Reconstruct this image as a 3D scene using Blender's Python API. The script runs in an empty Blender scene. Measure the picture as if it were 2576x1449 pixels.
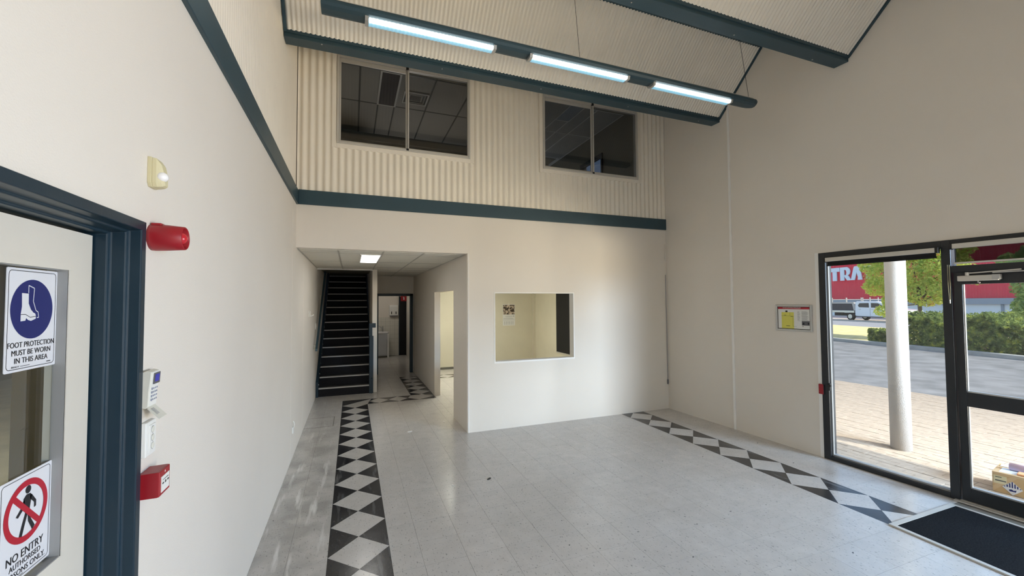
import bpy, bmesh, math, random
from mathutils import Matrix, Vector
random.seed(7)
S = bpy.context.scene
COL = S.collection
PI = math.pi

# ------------------------------------------------------------------ camera, sky, sun, fill panels, exposure
CAM_R = Vector((0.93307745, -0.35962368, -0.00610534))
CAM_U = Vector((-0.00641334, -0.03360709, 0.99941455))
CAM_F = Vector((0.35961832, 0.93249202, 0.0336644))
CAM_P = Vector((0.0, 0.0, 1.848))
FPX = 1042.93
cd = bpy.data.cameras.new('camera')
cd.sensor_width = 36.0
cd.lens = FPX / 2576 * 36
cd.clip_start = 0.02
cd.clip_end = 500
cam = bpy.data.objects.new('camera', cd)
COL.objects.link(cam)
m = Matrix((CAM_R, CAM_U, -CAM_F)).transposed().to_4x4()
m.translation = CAM_P
cam.matrix_world = m
S.camera = cam

SUN_EL = math.radians(47)
SUN_H = Vector((0.43, -0.90, 0)).normalized()
w = bpy.data.worlds.new('sky')
S.world = w
w.use_nodes = True
nt = w.node_tree
bg = nt.nodes['Background']
sky = nt.nodes.new('ShaderNodeTexSky')
sky.sky_type = 'NISHITA'
sky.sun_disc = False
sky.sun_elevation = SUN_EL
sky.sun_rotation = math.atan2(SUN_H.x, SUN_H.y)
nt.links.new(sky.outputs[0], bg.inputs[0])
bg.inputs[1].default_value = 0.30

sd = bpy.data.lights.new('sun', 'SUN')
sd.energy = 5.0
sd.angle = math.radians(0.53)
sd.color = (1.0, 0.95, 0.86)
sun = bpy.data.objects.new('sun', sd)
COL.objects.link(sun)
sdir = -(SUN_H * math.cos(SUN_EL) + Vector((0, 0, math.sin(SUN_EL))))
sun.rotation_euler = sdir.to_track_quat('-Z', 'Y').to_euler()
sun.location = (10, -12, 20)

def area(name, loc, direction, sx, sy, power, color, spread=180):
    d = bpy.data.lights.new(name, 'AREA')
    d.shape = 'RECTANGLE'
    d.size, d.size_y = sx, sy
    d.energy = power
    d.spread = math.radians(spread)
    d.color = color
    o = bpy.data.objects.new(name, d)
    COL.objects.link(o)
    o.location = loc
    o.rotation_euler = Vector(direction).to_track_quat('-Z', 'Y').to_euler()
    return o
# unseen area panels added to boost the daylight through the street glazing:
# cool ones aimed down like skylight, warm ones aimed up like paving bounce
SKYC, PAVC = (0.45, 0.67, 1.0), (1.0, 0.86, 0.68)
area('fill_side_sky', (5.95, -0.75, 1.45), (-1, 0.05, -0.50), 3.9, 2.1, 230, SKYC, 110)
area('fill_side_paving', (5.95, -0.75, 1.05), (-1, 0.05, 0.60), 3.9, 2.1, 140, PAVC, 110)
area('fill_upstairs', (1.0, 9.4, 3.5), (0, -1, 0.6), 1.2, 0.8, 9, (1.0, 0.94, 0.86))  # fill added inside the upper rooms, no window stands behind it
area('fill_upstairs', (3.9, 11.3, 3.6), (0.1, -1, 0.5), 1.2, 0.8, 9, (0.85, 0.92, 1.0))
area('fill_street_sky', (7.0, -3.6, 2.6), (-0.44, 1, -0.20), 3.5, 1.2, 760, SKYC, 110)
area('fill_street_paving', (7.0, -3.6, 0.60), (-0.44, 1, 0.42), 3.5, 1.0, 620, PAVC, 110)

S.view_settings.view_transform = 'Standard'
S.view_settings.look = 'None'
S.view_settings.gamma = 1.0
S.view_settings.use_curve_mapping = False
S.view_settings.exposure = 0.0
S.cycles.use_denoising = True
S.cycles.max_bounces = 10
S.cycles.diffuse_bounces = 6
S.cycles.sample_clamp_indirect = 8.0
S.cycles.caustics_reflective = False
S.cycles.caustics_refractive = False

# ------------------------------------------------------------------ materials
def lin(c):
    c /= 255.0
    return c / 12.92 if c <= 0.04045 else ((c + 0.055) / 1.055) ** 2.4
def rgb(r, g, b):
    return (lin(r), lin(g), lin(b), 1.0)

def mat(name, col, rough=0.6, metal=0.0, spec=0.5, noise=0.0, nscale=8.0, bump=0.0, bscale=60.0, emit=None, estr=0.0, coat=0.0):
    m = bpy.data.materials.new(name)
    m.use_nodes = True
    n, l = m.node_tree.nodes, m.node_tree.links
    b = n['Principled BSDF']
    b.inputs['Base Color'].default_value = col
    b.inputs['Roughness'].default_value = rough
    b.inputs['Metallic'].default_value = metal
    b.inputs['Specular IOR Level'].default_value = spec
    b.inputs['Coat Weight'].default_value = coat
    if emit:
        b.inputs['Emission Color'].default_value = emit
        b.inputs['Emission Strength'].default_value = estr
    if noise or bump:
        g = n.new('ShaderNodeNewGeometry')
    if noise:
        t = n.new('ShaderNodeTexNoise')
        t.inputs['Scale'].default_value = nscale
        t.inputs['Detail'].default_value = 5
        l.new(g.outputs['Position'], t.inputs['Vector'])
        r = n.new('ShaderNodeMapRange')
        r.inputs[1].default_value, r.inputs[2].default_value = 0.3, 0.7
        r.inputs[3].default_value, r.inputs[4].default_value = 1 - noise, 1 + noise
        l.new(t.outputs[0], r.inputs[0])
        mx = n.new('ShaderNodeVectorMath'); mx.operation = 'SCALE'
        mx.inputs[0].default_value = col[:3]
        l.new(r.outputs[0], mx.inputs['Scale'])
        l.new(mx.outputs[0], b.inputs['Base Color'])
    if bump:
        t2 = n.new('ShaderNodeTexNoise')
        t2.inputs['Scale'].default_value = bscale
        t2.inputs['Detail'].default_value = 3
        l.new(g.outputs['Position'], t2.inputs['Vector'])
        bp = n.new('ShaderNodeBump')
        bp.inputs['Strength'].default_value = bump
        bp.inputs['Distance'].default_value = 0.004
        l.new(t2.outputs[0], bp.inputs['Height'])
        l.new(bp.outputs[0], b.inputs['Normal'])
    return m

def glass(name, tint=(0.95, 0.97, 0.96, 1), refl=1.0):
    m = bpy.data.materials.new(name)
    m.use_nodes = True
    n, l = m.node_tree.nodes, m.node_tree.links
    n.clear()
    o = n.new('ShaderNodeOutputMaterial')
    tr = n.new('ShaderNodeBsdfTransparent'); tr.inputs[0].default_value = tint
    gl = n.new('ShaderNodeBsdfGlossy'); gl.inputs['Roughness'].default_value = 0.01
    gl.inputs[0].default_value = (refl, refl, refl, 1)
    ge = n.new('ShaderNodeNewGeometry')
    dp = n.new('ShaderNodeVectorMath'); dp.operation = 'DOT_PRODUCT'
    l.new(ge.outputs['Incoming'], dp.inputs[0]); l.new(ge.outputs['Normal'], dp.inputs[1])
    def mt(op, a, b=None):
        x = n.new('ShaderNodeMath'); x.operation = op
        for i, v in enumerate((a, b)):
            if v is None: continue
            if isinstance(v, (int, float)): x.inputs[i].default_value = v
            else: l.new(v, x.inputs[i])
        return x.outputs[0]
    sch = mt('ADD', mt('MULTIPLY', mt('POWER', mt('SUBTRACT', 1.0, mt('ABSOLUTE', dp.outputs['Value'])), 5.0), 0.96), 0.04)
    fr = sch.node
    mx = n.new('ShaderNodeMixShader')
    l.new(fr.outputs[0], mx.inputs[0]); l.new(tr.outputs[0], mx.inputs[1]); l.new(gl.outputs[0], mx.inputs[2])
    l.new(mx.outputs[0], o.inputs[0])
    return m

M = {}
M['wall'] = mat('cream_wall_paint', rgb(221, 214, 204), 0.75, bump=0.25, bscale=220, noise=0.015, nscale=1.5)
M['wall_office'] = mat('office_wall_paint', rgb(214, 208, 188), 0.75, bump=0.2, bscale=200, noise=0.03, nscale=2)
M['bead'] = mat('white_corner_bead', rgb(232, 230, 226), 0.6)
M['clad'] = mat('beige_steel_cladding', rgb(232, 224, 210), 0.5, noise=0.02, nscale=3)
M['trim'] = mat('blue_steel_trim', rgb(44, 68, 78), 0.45, noise=0.06, nscale=5)
M['trim_gloss'] = mat('blue_gloss_enamel', rgb(25, 45, 57), 0.34, spec=0.35, noise=0.08, nscale=6, bump=0.08, bscale=40)
M['tread'] = mat('black_carpet_tread', rgb(24, 24, 29), 0.95, noise=0.2, nscale=60)
M['nosing'] = mat('grey_aluminium_nosing', rgb(185, 183, 180), 0.5, metal=0.1)
M['alu'] = mat('pale_aluminium', rgb(202, 198, 190), 0.4, metal=0.35)
M['silver'] = mat('silver_metal', rgb(190, 190, 188), 0.35, metal=0.7)
M['frame'] = mat('black_window_frame', rgb(30, 33, 37), 0.4, noise=0.08, nscale=9)
M['black'] = mat('black_plastic', rgb(18, 18, 19), 0.5)
M['near_black'] = mat('near_black_leaf', rgb(9, 9, 11), 0.7)
M['blind'] = mat('black_roller_fabric', rgb(22, 22, 23), 0.85)
M['white'] = mat('white_plastic', rgb(228, 227, 222), 0.4)
M['offwhite'] = mat('off_white_plastic', rgb(214, 212, 200), 0.45)
M['ivory'] = mat('ivory_plastic', rgb(205, 196, 158), 0.5)
M['globe'] = mat('frosted_white_lens', rgb(238, 236, 236), 0.25)
M['red'] = mat('red_plastic', rgb(150, 20, 32), 0.4, noise=0.03, nscale=30)
M['redlens'] = mat('red_clear_lens', rgb(190, 40, 50), 0.15)
M['screen'] = mat('blue_display', rgb(50, 52, 150), 0.2, emit=rgb(48, 50, 150), estr=0.35)
M['screenrim'] = mat('grey_display_bezel', rgb(92, 92, 96), 0.3)
M['keys'] = mat('grey_rubber_key', rgb(140, 143, 158), 0.6)
M['door'] = mat('beige_door_paint', rgb(208, 202, 190), 0.6, noise=0.02, nscale=6)
M['bright'] = mat('grey_satin_reveal', rgb(150, 150, 148), 0.45)
M['sign'] = mat('white_sign_sheet', rgb(216, 216, 219), 0.35)
M['ink'] = mat('black_sign_ink', rgb(26, 26, 30), 0.5)
M['signblue'] = mat('blue_sign_ink', rgb(22, 32, 98), 0.45)
M['signred'] = mat('red_sign_ink', rgb(172, 22, 44), 0.45)
M['paper'] = mat('white_paper', rgb(222, 222, 218), 0.8)
M['greyink'] = mat('grey_print', rgb(150, 150, 152), 0.8)
M['yellow'] = mat('yellow_plan_print', rgb(214, 208, 100), 0.8)
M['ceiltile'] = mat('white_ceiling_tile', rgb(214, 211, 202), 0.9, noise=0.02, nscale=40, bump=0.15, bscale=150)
M['ceilgrid'] = mat('ceiling_grid_metal', rgb(176, 173, 166), 0.5)
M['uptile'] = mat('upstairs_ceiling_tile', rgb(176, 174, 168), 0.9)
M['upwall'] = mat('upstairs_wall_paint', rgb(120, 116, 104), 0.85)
M['tile_wall'] = mat('white_glazed_tile', rgb(214, 211, 200), 0.25)
M['grout'] = mat('grey_grout', rgb(160, 157, 148), 0.9)
M['vanity'] = mat('grey_vanity_board', rgb(190, 193, 198), 0.5)
M['lamp'] = mat('fluorescent_tube', rgb(255, 255, 255), 0.4, emit=(0.93, 1.0, 0.98, 1), estr=7.0)
M['lens'] = mat('prismatic_lamp_cover', rgb(150, 190, 205), 0.2, emit=rgb(110, 165, 190), estr=0.9)
M['troffer'] = mat('ceiling_panel_diffuser', rgb(255, 255, 255), 0.5, emit=(1.0, 0.98, 0.93, 1), estr=9.0)
M['office_lamp'] = mat('office_panel_diffuser', rgb(255, 255, 255), 0.5, emit=(1.0, 1.0, 0.88, 1), estr=27.0)
M['workshop_fill_lamp'] = mat('workshop_fill_diffuser', rgb(255, 255, 255), 0.5, emit=(1.0, 0.96, 0.82, 1), estr=140.0)
M['smoke'] = glass('smoked_window_glass', (0.34, 0.33, 0.33, 1))
M['glass'] = glass('clear_window_glass')
M['tint'] = glass('upstairs_window_glass', (0.86, 0.87, 0.88, 1))
M['mat'] = mat('charcoal_entrance_mat', rgb(34, 35, 37), 0.98, spec=0.02, noise=0.5, nscale=120, bump=1.0, bscale=260)
M['card'] = mat('brown_cardboard', rgb(190, 160, 118), 0.85, noise=0.04, nscale=12)
M['lilac'] = mat('lilac_wrapping', rgb(196, 172, 196), 0.7)
M['orange'] = mat('manila_envelope', rgb(222, 160, 110), 0.8)
M['render'] = mat('white_rendered_column', rgb(166, 164, 162), 0.85, bump=0.8, bscale=90)
M['paver'] = mat('buff_paver', rgb(172, 156, 138), 0.9, noise=0.12, nscale=14)
M['joint'] = mat('paver_joint_sand', rgb(150, 140, 126), 0.95)
M['asphalt'] = mat('grey_asphalt', rgb(128, 127, 127), 0.95, noise=0.30, nscale=1.6, bump=0.3, bscale=60)
M['road'] = mat('pale_road_seal', rgb(150, 150, 152), 0.95, noise=0.08, nscale=1.2)
M['kerb'] = mat('concrete_kerb', rgb(168, 166, 162), 0.9, noise=0.1, nscale=5)
M['conc'] = mat('pale_concrete', rgb(196, 188, 176), 0.9, noise=0.08, nscale=1)
M['drygrass'] = mat('dry_verge_grass', rgb(228, 208, 146), 0.95, noise=0.25, nscale=2.5)
M['mulch'] = mat('bark_mulch', rgb(120, 98, 74), 0.95, noise=0.35, nscale=8)
M['redclad'] = mat('red_steel_cladding', rgb(218, 32, 68), 0.5, noise=0.03, nscale=2)
M['letter'] = mat('pale_blue_sign_letter', rgb(214, 228, 244), 0.5)
M['greyclad'] = mat('grey_fascia', rgb(150, 160, 170), 0.6)
M['panelwhite'] = mat('white_wall_panel', rgb(232, 238, 240), 0.7)
M['utewhite'] = mat('white_car_paint', rgb(222, 228, 238), 0.3, coat=0.5)
M['canvas'] = mat('dark_grey_canvas', rgb(62, 62, 70), 0.9, noise=0.15, nscale=3)
M['canvas_top'] = mat('pale_grey_canvas', rgb(176, 172, 168), 0.9)
M['tyre'] = mat('black_tyre', rgb(30, 30, 32), 0.9)
M['carglass'] = mat('dark_car_glass', rgb(40, 44, 58), 0.1)
M['bark'] = mat('grey_brown_bark', rgb(104, 90, 76), 0.9, noise=0.25, nscale=12)
M['conc_floor'] = mat('workshop_floor', rgb(176, 168, 140), 0.5, noise=0.18, nscale=2.2)
M['olive'] = mat('olive_sheet', rgb(146, 130, 74), 0.8, noise=0.1, nscale=3)
M['seal'] = mat('grey_joint_line', rgb(188, 182, 170), 0.7)
M['grubby'] = mat('dark_scrape', rgb(110, 108, 100), 0.9)

def leaf_mat(name, c1, c2, c3):
    m = bpy.data.materials.new(name)
    m.use_nodes = True
    n, l = m.node_tree.nodes, m.node_tree.links
    n.clear()
    o = n.new('ShaderNodeOutputMaterial')
    g = n.new('ShaderNodeNewGeometry')
    t = n.new('ShaderNodeTexNoise'); t.inputs['Scale'].default_value = 5.0; t.inputs['Detail'].default_value = 8
    l.new(g.outputs['Position'], t.inputs['Vector'])
    cr = n.new('ShaderNodeValToRGB')
    e = cr.color_ramp.elements
    e[0].position, e[0].color = 0.32, c1
    e[1].position, e[1].color = 0.55, c2
    x = e.new(0.70); x.color = c3
    l.new(t.outputs[0], cr.inputs[0])
    d = n.new('ShaderNodeBsdfDiffuse'); tl = n.new('ShaderNodeBsdfTranslucent')
    l.new(cr.outputs[0], d.inputs[0]); l.new(cr.outputs[0], tl.inputs[0])
    mx = n.new('ShaderNodeMixShader'); mx.inputs[0].default_value = 0.5
    l.new(d.outputs[0], mx.inputs[1]); l.new(tl.outputs[0], mx.inputs[2])
    l.new(mx.outputs[0], o.inputs[0])
    return m
M['leaf_tree'] = leaf_mat('tree_leaf', rgb(150, 180, 84), rgb(226, 236, 130), rgb(214, 140, 100))
M['leaf_green'] = leaf_mat('green_tree_leaf', rgb(116, 156, 92), rgb(182, 206, 132), rgb(196, 206, 120))
M['leaf_hedge'] = leaf_mat('hedge_leaf', rgb(72, 96, 60), rgb(150, 166, 100), rgb(222, 226, 112))

def floor_mat(name, base, fleck, gloss, dark=False):
    """speckled vinyl: flecks, cloudy grime and pale scrapes on the strip along the left wall"""
    m = bpy.data.materials.new(name)
    m.use_nodes = True
    n, l = m.node_tree.nodes, m.node_tree.links
    b = n['Principled BSDF']
    g = n.new('ShaderNodeNewGeometry')
    oi = n.new('ShaderNodeObjectInfo')
    def noise(scale, detail=4, stretch=None, w=0.0):
        t = n.new('ShaderNodeTexNoise'); t.inputs['Scale'].default_value = scale; t.inputs['Detail'].default_value = detail
        if stretch:
            mp = n.new('ShaderNodeMapping'); mp.inputs['Scale'].default_value = stretch; mp.inputs['Rotation'].default_value = (0, 0, w)
            l.new(g.outputs['Position'], mp.inputs['Vector']); l.new(mp.outputs[0], t.inputs['Vector'])
        else:
            l.new(g.outputs['Position'], t.inputs['Vector'])
        return t.outputs[0]
    def ramp(src, a, bb, c0=0.0, c1=1.0):
        r = n.new('ShaderNodeMapRange'); r.inputs[1].default_value = a; r.inputs[2].default_value = bb
        r.inputs[3].default_value = c0; r.inputs[4].default_value = c1
        l.new(src, r.inputs[0]); return r.outputs[0]
    def mix(fac, ca, cb):
        x = n.new('ShaderNodeMix'); x.data_type = 'RGBA'
        l.new(fac, x.inputs[0])
        for s, v in ((6, ca), (7, cb)):
            if isinstance(v, tuple): x.inputs[s].default_value = v
            else: l.new(v, x.inputs[s])
        return x.outputs[2]
    def mul(a, bb):
        x = n.new('ShaderNodeMath'); x.operation = 'MULTIPLY'; l.new(a, x.inputs[0]); l.new(bb, x.inputs[1]); return x.outputs[0]
    cloud = ramp(noise(9, 5), 0.3, 0.7)
    c = mix(cloud, tuple(v * 0.93 for v in base[:3]) + (1,), tuple(min(1, v * 1.05) for v in base[:3]) + (1,))
    tone = ramp(oi.outputs['Random'], 0, 1, 0.0, 0.5)
    c = mix(tone, c, tuple(v * 0.93 for v in base[:3]) + (1,))
    f1 = ramp(noise(78, 3, (1.0, 0.5, 1), 0.4), 0.61, 0.70, 0.0, 0.62)
    f2 = ramp(noise(30, 2, (0.6, 1.0, 1), 0.7), 0.735, 0.76)
    f3 = ramp(noise(75, 2, (0.5, 1.0, 1), -0.5), 0.66, 0.72, 0.0, 0.7)
    c = mix(f3, c, tuple(v * 1.12 for v in base[:3]) + (1,) if not dark else fleck)
    c = mix(f1, c, fleck)
    c = mix(f2, c, tuple(v * 0.55 for v in fleck[:3]) + (1,))
    # scuffed strip where a counter used to stand
    sx = n.new('ShaderNodeSeparateXYZ'); l.new(g.outputs['Position'], sx.inputs[0])
    strip = ramp(sx.outputs[0], -0.22, -0.10, 1.0, 0.12 if not dark else 0.5)
    ylim = ramp(sx.outputs[1], 5.2, 7.6, 1.0, 0.25)
    stripm = mul(strip, ylim)
    grime = mul(ramp(noise(3.2, 5), 0.38, 0.62, 0.0, 0.42), stripm)
    c = mix(grime, c, (0.16, 0.155, 0.14, 1) if not dark else (0.09, 0.09, 0.09, 1))
    scr = mul(ramp(noise(4.6, 9, (3.4, 0.42, 1), 0.55), 0.56, 0.72, 0.0, 0.9), stripm)
    c = mix(scr, c, (0.78, 0.77, 0.74, 1) if not dark else (0.22, 0.22, 0.22, 1))
    l.new(c, b.inputs['Base Color'])
    rr = ramp(noise(2.0, 4), 0.3, 0.7, gloss * 0.85, gloss * 1.3)
    l.new(rr, b.inputs['Roughness'])
    b.inputs['Specular IOR Level'].default_value = 0.5
    bp = n.new('ShaderNodeBump'); bp.inputs['Strength'].default_value = 0.05; bp.inputs['Distance'].default_value = 0.01
    l.new(noise(14, 3), bp.inputs['Height']); l.new(bp.outputs[0], b.inputs['Normal'])
    return m
M['vinyl'] = floor_mat('speckled_grey_vinyl', rgb(200, 196, 191), rgb(104, 103, 101), 0.19)
M['vinyl_black'] = floor_mat('black_vinyl', rgb(40, 40, 43), rgb(70, 70, 74), 0.20, True)
M['sub'] = mat('floor_joint', rgb(120, 118, 112), 0.7)

# ------------------------------------------------------------------ mesh helpers
class MB:
    def __init__(self):
        self.v, self.f, self.mi, self.sm = [], [], [], []
        self.cur = 0
        self.smooth = False
    def face(self, idx):
        self.f.append(tuple(idx)); self.mi.append(self.cur); self.sm.append(self.smooth)
    def poly(self, pts):
        b = len(self.v); self.v += [tuple(p) for p in pts]; self.face(range(b, b + len(pts)))
    def box(self, x0, x1, y0, y1, z0, z1):
        x0, x1 = min(x0, x1), max(x0, x1); y0, y1 = min(y0, y1), max(y0, y1); z0, z1 = min(z0, z1), max(z0, z1)
        b = len(self.v)
        self.v += [(x0, y0, z0), (x1, y0, z0), (x1, y1, z0), (x0, y1, z0), (x0, y0, z1), (x1, y0, z1), (x1, y1, z1), (x0, y1, z1)]
        for q in ((0, 3, 2, 1), (4, 5, 6, 7), (0, 1, 5, 4), (1, 2, 6, 5), (2, 3, 7, 6), (3, 0, 4, 7)):
            self.face([b + i for i in q])
        return self
    def extrude(self, pts, d):
        """closed polygon pts (3-D, planar) swept along vector d, capped"""
        n = len(pts); b = len(self.v); d = Vector(d)
        pts = [Vector(p) for p in pts]
        nrm = Vector((0, 0, 0))
        for i in range(n):
            nrm += (pts[i] - pts[0]).cross(pts[(i + 1) % n] - pts[0])
        if nrm.dot(d) > 0: pts = pts[::-1]
        self.v += [tuple(p) for p in pts] + [tuple(p + d) for p in pts]
        self.face(range(b, b + n)); self.face(range(b + 2 * n - 1, b + n - 1, -1))
        for i in range(n):
            j = (i + 1) % n
            self.face((b + j, b + i, b + n + i, b + n + j))
        return self
    def rings(self, rs, cap=True, closed=True):
        """loft through rings of equal length"""
        n = len(rs[0]); b = len(self.v)
        for r in rs: self.v += [tuple(p) for p in r]
        for k in range(len(rs) - 1):
            for i in range(n if closed else n - 1):
                j = (i + 1) % n
                self.face((b + k * n + i, b + k * n + j, b + (k + 1) * n + j, b + (k + 1) * n + i))
        if cap:
            s = self.smooth; self.smooth = False
            self.face(range(b + n - 1, b - 1, -1)); self.face(range(b + (len(rs) - 1) * n, b + len(rs) * n))
            self.smooth = s
        return self
    def lathe(self, prof, c=(0, 0, 0), axis='z', n=24, cap=True):
        """prof: (radius, height) pairs along axis"""
        rs = []
        for r, h in prof:
            ring = []
            for i in range(n):
                a = 2 * PI * i / n; p, q = r * math.cos(a), r * math.sin(a)
                if axis == 'z': ring.append((c[0] + p, c[1] + q, c[2] + h))
                elif axis == 'x': ring.append((c[0] + h, c[1] + p, c[2] + q))
                else: ring.append((c[0] + q, c[1] + h, c[2] + p))
            rs.append(ring)
        return self.rings(rs, cap)
    def tube(self, path, r, n=8):
        path = [Vector(p) for p in path]; rs = []
        for i, p in enumerate(path):
            t = (path[min(i + 1, len(path) - 1)] - path[max(i - 1, 0)]).normalized()
            a = t.cross(Vector((0, 0, 1)))
            if a.length < 1e-4: a = t.cross(Vector((0, 1, 0)))
            a.normalize(); bb = a.cross(t)
            rs.append([p + (a * math.cos(2 * PI * k / n) + bb * math.sin(2 * PI * k / n)) * r for k in range(n)])
        return self.rings(rs)
    def sphere(self, c, r, n=16, m=10, sq=(1, 1, 1)):
        prof = [(max(1e-4, r * math.sin(PI * k / m)), -r * math.cos(PI * k / m)) for k in range(m + 1)]
        b = len(self.v)
        self.lathe(prof, (0, 0, 0), 'z', n)
        self.v[b:] = [(c[0] + x * sq[0], c[1] + y * sq[1], c[2] + z * sq[2]) for x, y, z in self.v[b:]]
        return self
    def mesh(self, name, mats):
        me = bpy.data.meshes.new(name)
        me.from_pydata(self.v, [], self.f)
        for mm in mats: me.materials.append(mm)
        me.polygons.foreach_set('material_index', self.mi)
        me.polygons.foreach_set('use_smooth', self.sm)
        me.update()
        return me

def tag(o, label=None, cat=None, group=None, kind=None):
    if label: o['label'] = label
    if cat: o['category'] = cat
    if group: o['group'] = group
    if kind: o['kind'] = kind
    return o
def obj(name, mb, mats, parent=None, loc=None, rot=None, bevel=0.0, seg=2):
    if not isinstance(mats, (list, tuple)): mats = [mats]
    me = mb.mesh(name, mats) if isinstance(mb, MB) else mb
    o = bpy.data.objects.new(name, me)
    COL.objects.link(o)
    if parent: o.parent = parent
    if loc is not None: o.location = loc
    if rot is not None: o.rotation_euler = rot
    if bevel:
        b = o.modifiers.new('bevel', 'BEVEL'); b.width = bevel; b.segments = seg; b.limit_method = 'ANGLE'; b.angle_limit = math.radians(40)
    return o
def thing(name, label, cat, loc=(0, 0, 0), rot=None, group=None, kind=None):
    o = bpy.data.objects.new(name, None)
    COL.objects.link(o)
    o.empty_display_size = 0.1
    o.location = loc
    if rot is not None: o.rotation_euler = rot
    return tag(o, label, cat, group, kind)
def struct(name, mb, mats, **k):
    return tag(obj(name, mb, mats, **k), kind='structure')
def sroot(name, loc=(0, 0, 0), rot=None):
    return thing(name, None, None, loc, rot, kind='structure')
def bx(*a): return MB().box(*a)

def text_mesh(s, width, height, depth=0.0006, bold=0.0):
    """flat lettering mesh in the xy plane, centred, fitted to width x height"""
    c = bpy.data.curves.new('lettering', 'FONT')
    c.body = s; c.size = 1.0; c.extrude = 0.0; c.offset = bold; c.resolution_u = 3
    o = bpy.data.objects.new('lettering', c)
    COL.objects.link(o)
    dg = bpy.context.evaluated_depsgraph_get()
    me = bpy.data.meshes.new_from_object(o.evaluated_get(dg))
    bpy.data.objects.remove(o); bpy.data.curves.remove(c)
    xs = [v.co.x for v in me.vertices]; ys = [v.co.y for v in me.vertices]
    kx = width / (max(xs) - min(xs)); ky = height / (max(ys) - min(ys))
    mx, my = (max(xs) + min(xs)) / 2, (max(ys) + min(ys)) / 2
    for v in me.vertices:
        v.co = ((v.co.x - mx) * kx, (v.co.y - my) * ky, v.co.z)
    me.materials.clear()
    return me
def lettering(s, width, height, mt, parent, loc, rot=None, bold=0.0, name='lettering'):
    me = text_mesh(s, width, height)
    if bold:                                            # heavier strokes: the outlines doubled a hair sideways
        bm = bmesh.new(); bm.from_mesh(me)
        geo = bmesh.ops.duplicate(bm, geom=bm.verts[:] + bm.edges[:] + bm.faces[:])['geom']
        for v in geo:
            if isinstance(v, bmesh.types.BMVert): v.co.x += height * .055; v.co.z += .00005
        bm.to_mesh(me); bm.free()
    me.materials.append(mt)
    return _link(name, me, parent, loc, rot)
def _link(name, me, parent, loc, rot):
    o = bpy.data.objects.new(name, me); COL.objects.link(o); o.parent = parent; o.location = loc
    if rot is not None: o.rotation_euler = rot
    return o

# frames of reference ------------------------------------------------
XL, YB = -0.656, 5.76
TH = math.radians(1.9)
RC = Vector((5.104, 5.760, 0.0))
DV = Vector((math.sin(TH), -math.cos(TH), 0)); NV = Vector((math.cos(TH), math.sin(TH), 0))
RROT = (0, 0, math.atan2(DV.y, DV.x))              # local x runs along the right wall towards the camera, local y goes outdoors
def RW(s, o=0.0, z=0.0): return RC + DV * s + NV * o + Vector((0, 0, z))
# a panel on the left wall: local x = world +y, local y = up, local z = into the room (+x)
LROT = Matrix(((0, 0, 1), (1, 0, 0), (0, 1, 0))).to_euler()
# a panel on a wall facing the camera (facing -y): local x = +x, local y = up, local z = -y
BROT = (PI / 2, 0, 0)
# a panel on the right wall facing the room: local x towards camera (DV), local y up, local z = -NV
PROT = Matrix((DV, Vector((0, 0, 1)), -NV)).transposed().to_euler()

def bars(mb, x0, x1, z0, z1, l, r_, b_, t_, ya, yb, plane='xz'):
    '''four bars round an opening, mitred butt joints without overlap'''
    for q in ((x0, x0 + l, z0, z1), (x1 - r_, x1, z0, z1), (x0 + l, x1 - r_, z0, z0 + b_), (x0 + l, x1 - r_, z1 - t_, z1)):
        if plane == 'xz': mb.box(q[0], q[1], ya, yb, q[2], q[3])
        elif plane == 'xy': mb.box(q[0], q[1], q[2], q[3], ya, yb)
        else: mb.box(ya, yb, q[0], q[1], q[2], q[3])
def disc(mb, cx, cy, r, z, n=40, sx=1.0):
    mb.poly([(cx + r * sx * math.cos(2 * PI * i / n), cy + r * math.sin(2 * PI * i / n), z) for i in range(n)])
def annulus(mb, cx, cy, r0, r1, z, n=48):
    for i in range(n):
        a, b = 2 * PI * i / n, 2 * PI * (i + 1) / n
        mb.poly([(cx + r0 * math.cos(a), cy + r0 * math.sin(a), z), (cx + r1 * math.cos(a), cy + r1 * math.sin(a), z),
                 (cx + r1 * math.cos(b), cy + r1 * math.sin(b), z), (cx + r0 * math.cos(b), cy + r0 * math.sin(b), z)])
def rrect_pts(x0, x1, y0, y1, r, z, n=5):
    pts = []
    for cx, cy, a0 in ((x1 - r, y1 - r, 0), (x0 + r, y1 - r, 90), (x0 + r, y0 + r, 180), (x1 - r, y0 + r, 270)):
        for i in range(n + 1):
            a = math.radians(a0 + 90 * i / n); pts.append((cx + r * math.cos(a), cy + r * math.sin(a), z))
    return pts
def rline(mb, x0, x1, y0, y1, r, w, z):
    a = rrect_pts(x0, x1, y0, y1, r, z); b = rrect_pts(x0 + w, x1 - w, y0 + w, y1 - w, max(1e-4, r - w), z)
    for i in range(len(a)):
        j = (i + 1) % len(a); mb.poly([a[i], a[j], b[j], b[i]])
def rect(mb, x0, x1, y0, y1, z): mb.poly([(x0, y0, z), (x1, y0, z), (x1, y1, z), (x0, y1, z)])

def corrugated(mb, x0, x1, pitch, amp, fn, seg=6, phase=0.0):
    """sheet ribbed along its length: fn(x, offset) -> list of points across the length at rib position x"""
    n = max(2, int(round((x1 - x0) / pitch * seg)))
    mb.smooth = True
    prev = None
    for i in range(n + 1):
        x = x0 + (x1 - x0) * i / n
        off = amp * 0.5 * (1 + math.sin(2 * PI * (x + phase) / pitch))
        row = fn(x, off)
        b = len(mb.v); mb.v += [tuple(p) for p in row]
        if prev is not None:
            for k in range(len(row) - 1):
                mb.face((prev + k, b + k, b + k + 1, prev + k + 1))
        prev = b
    mb.smooth = False
    return mb

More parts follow.
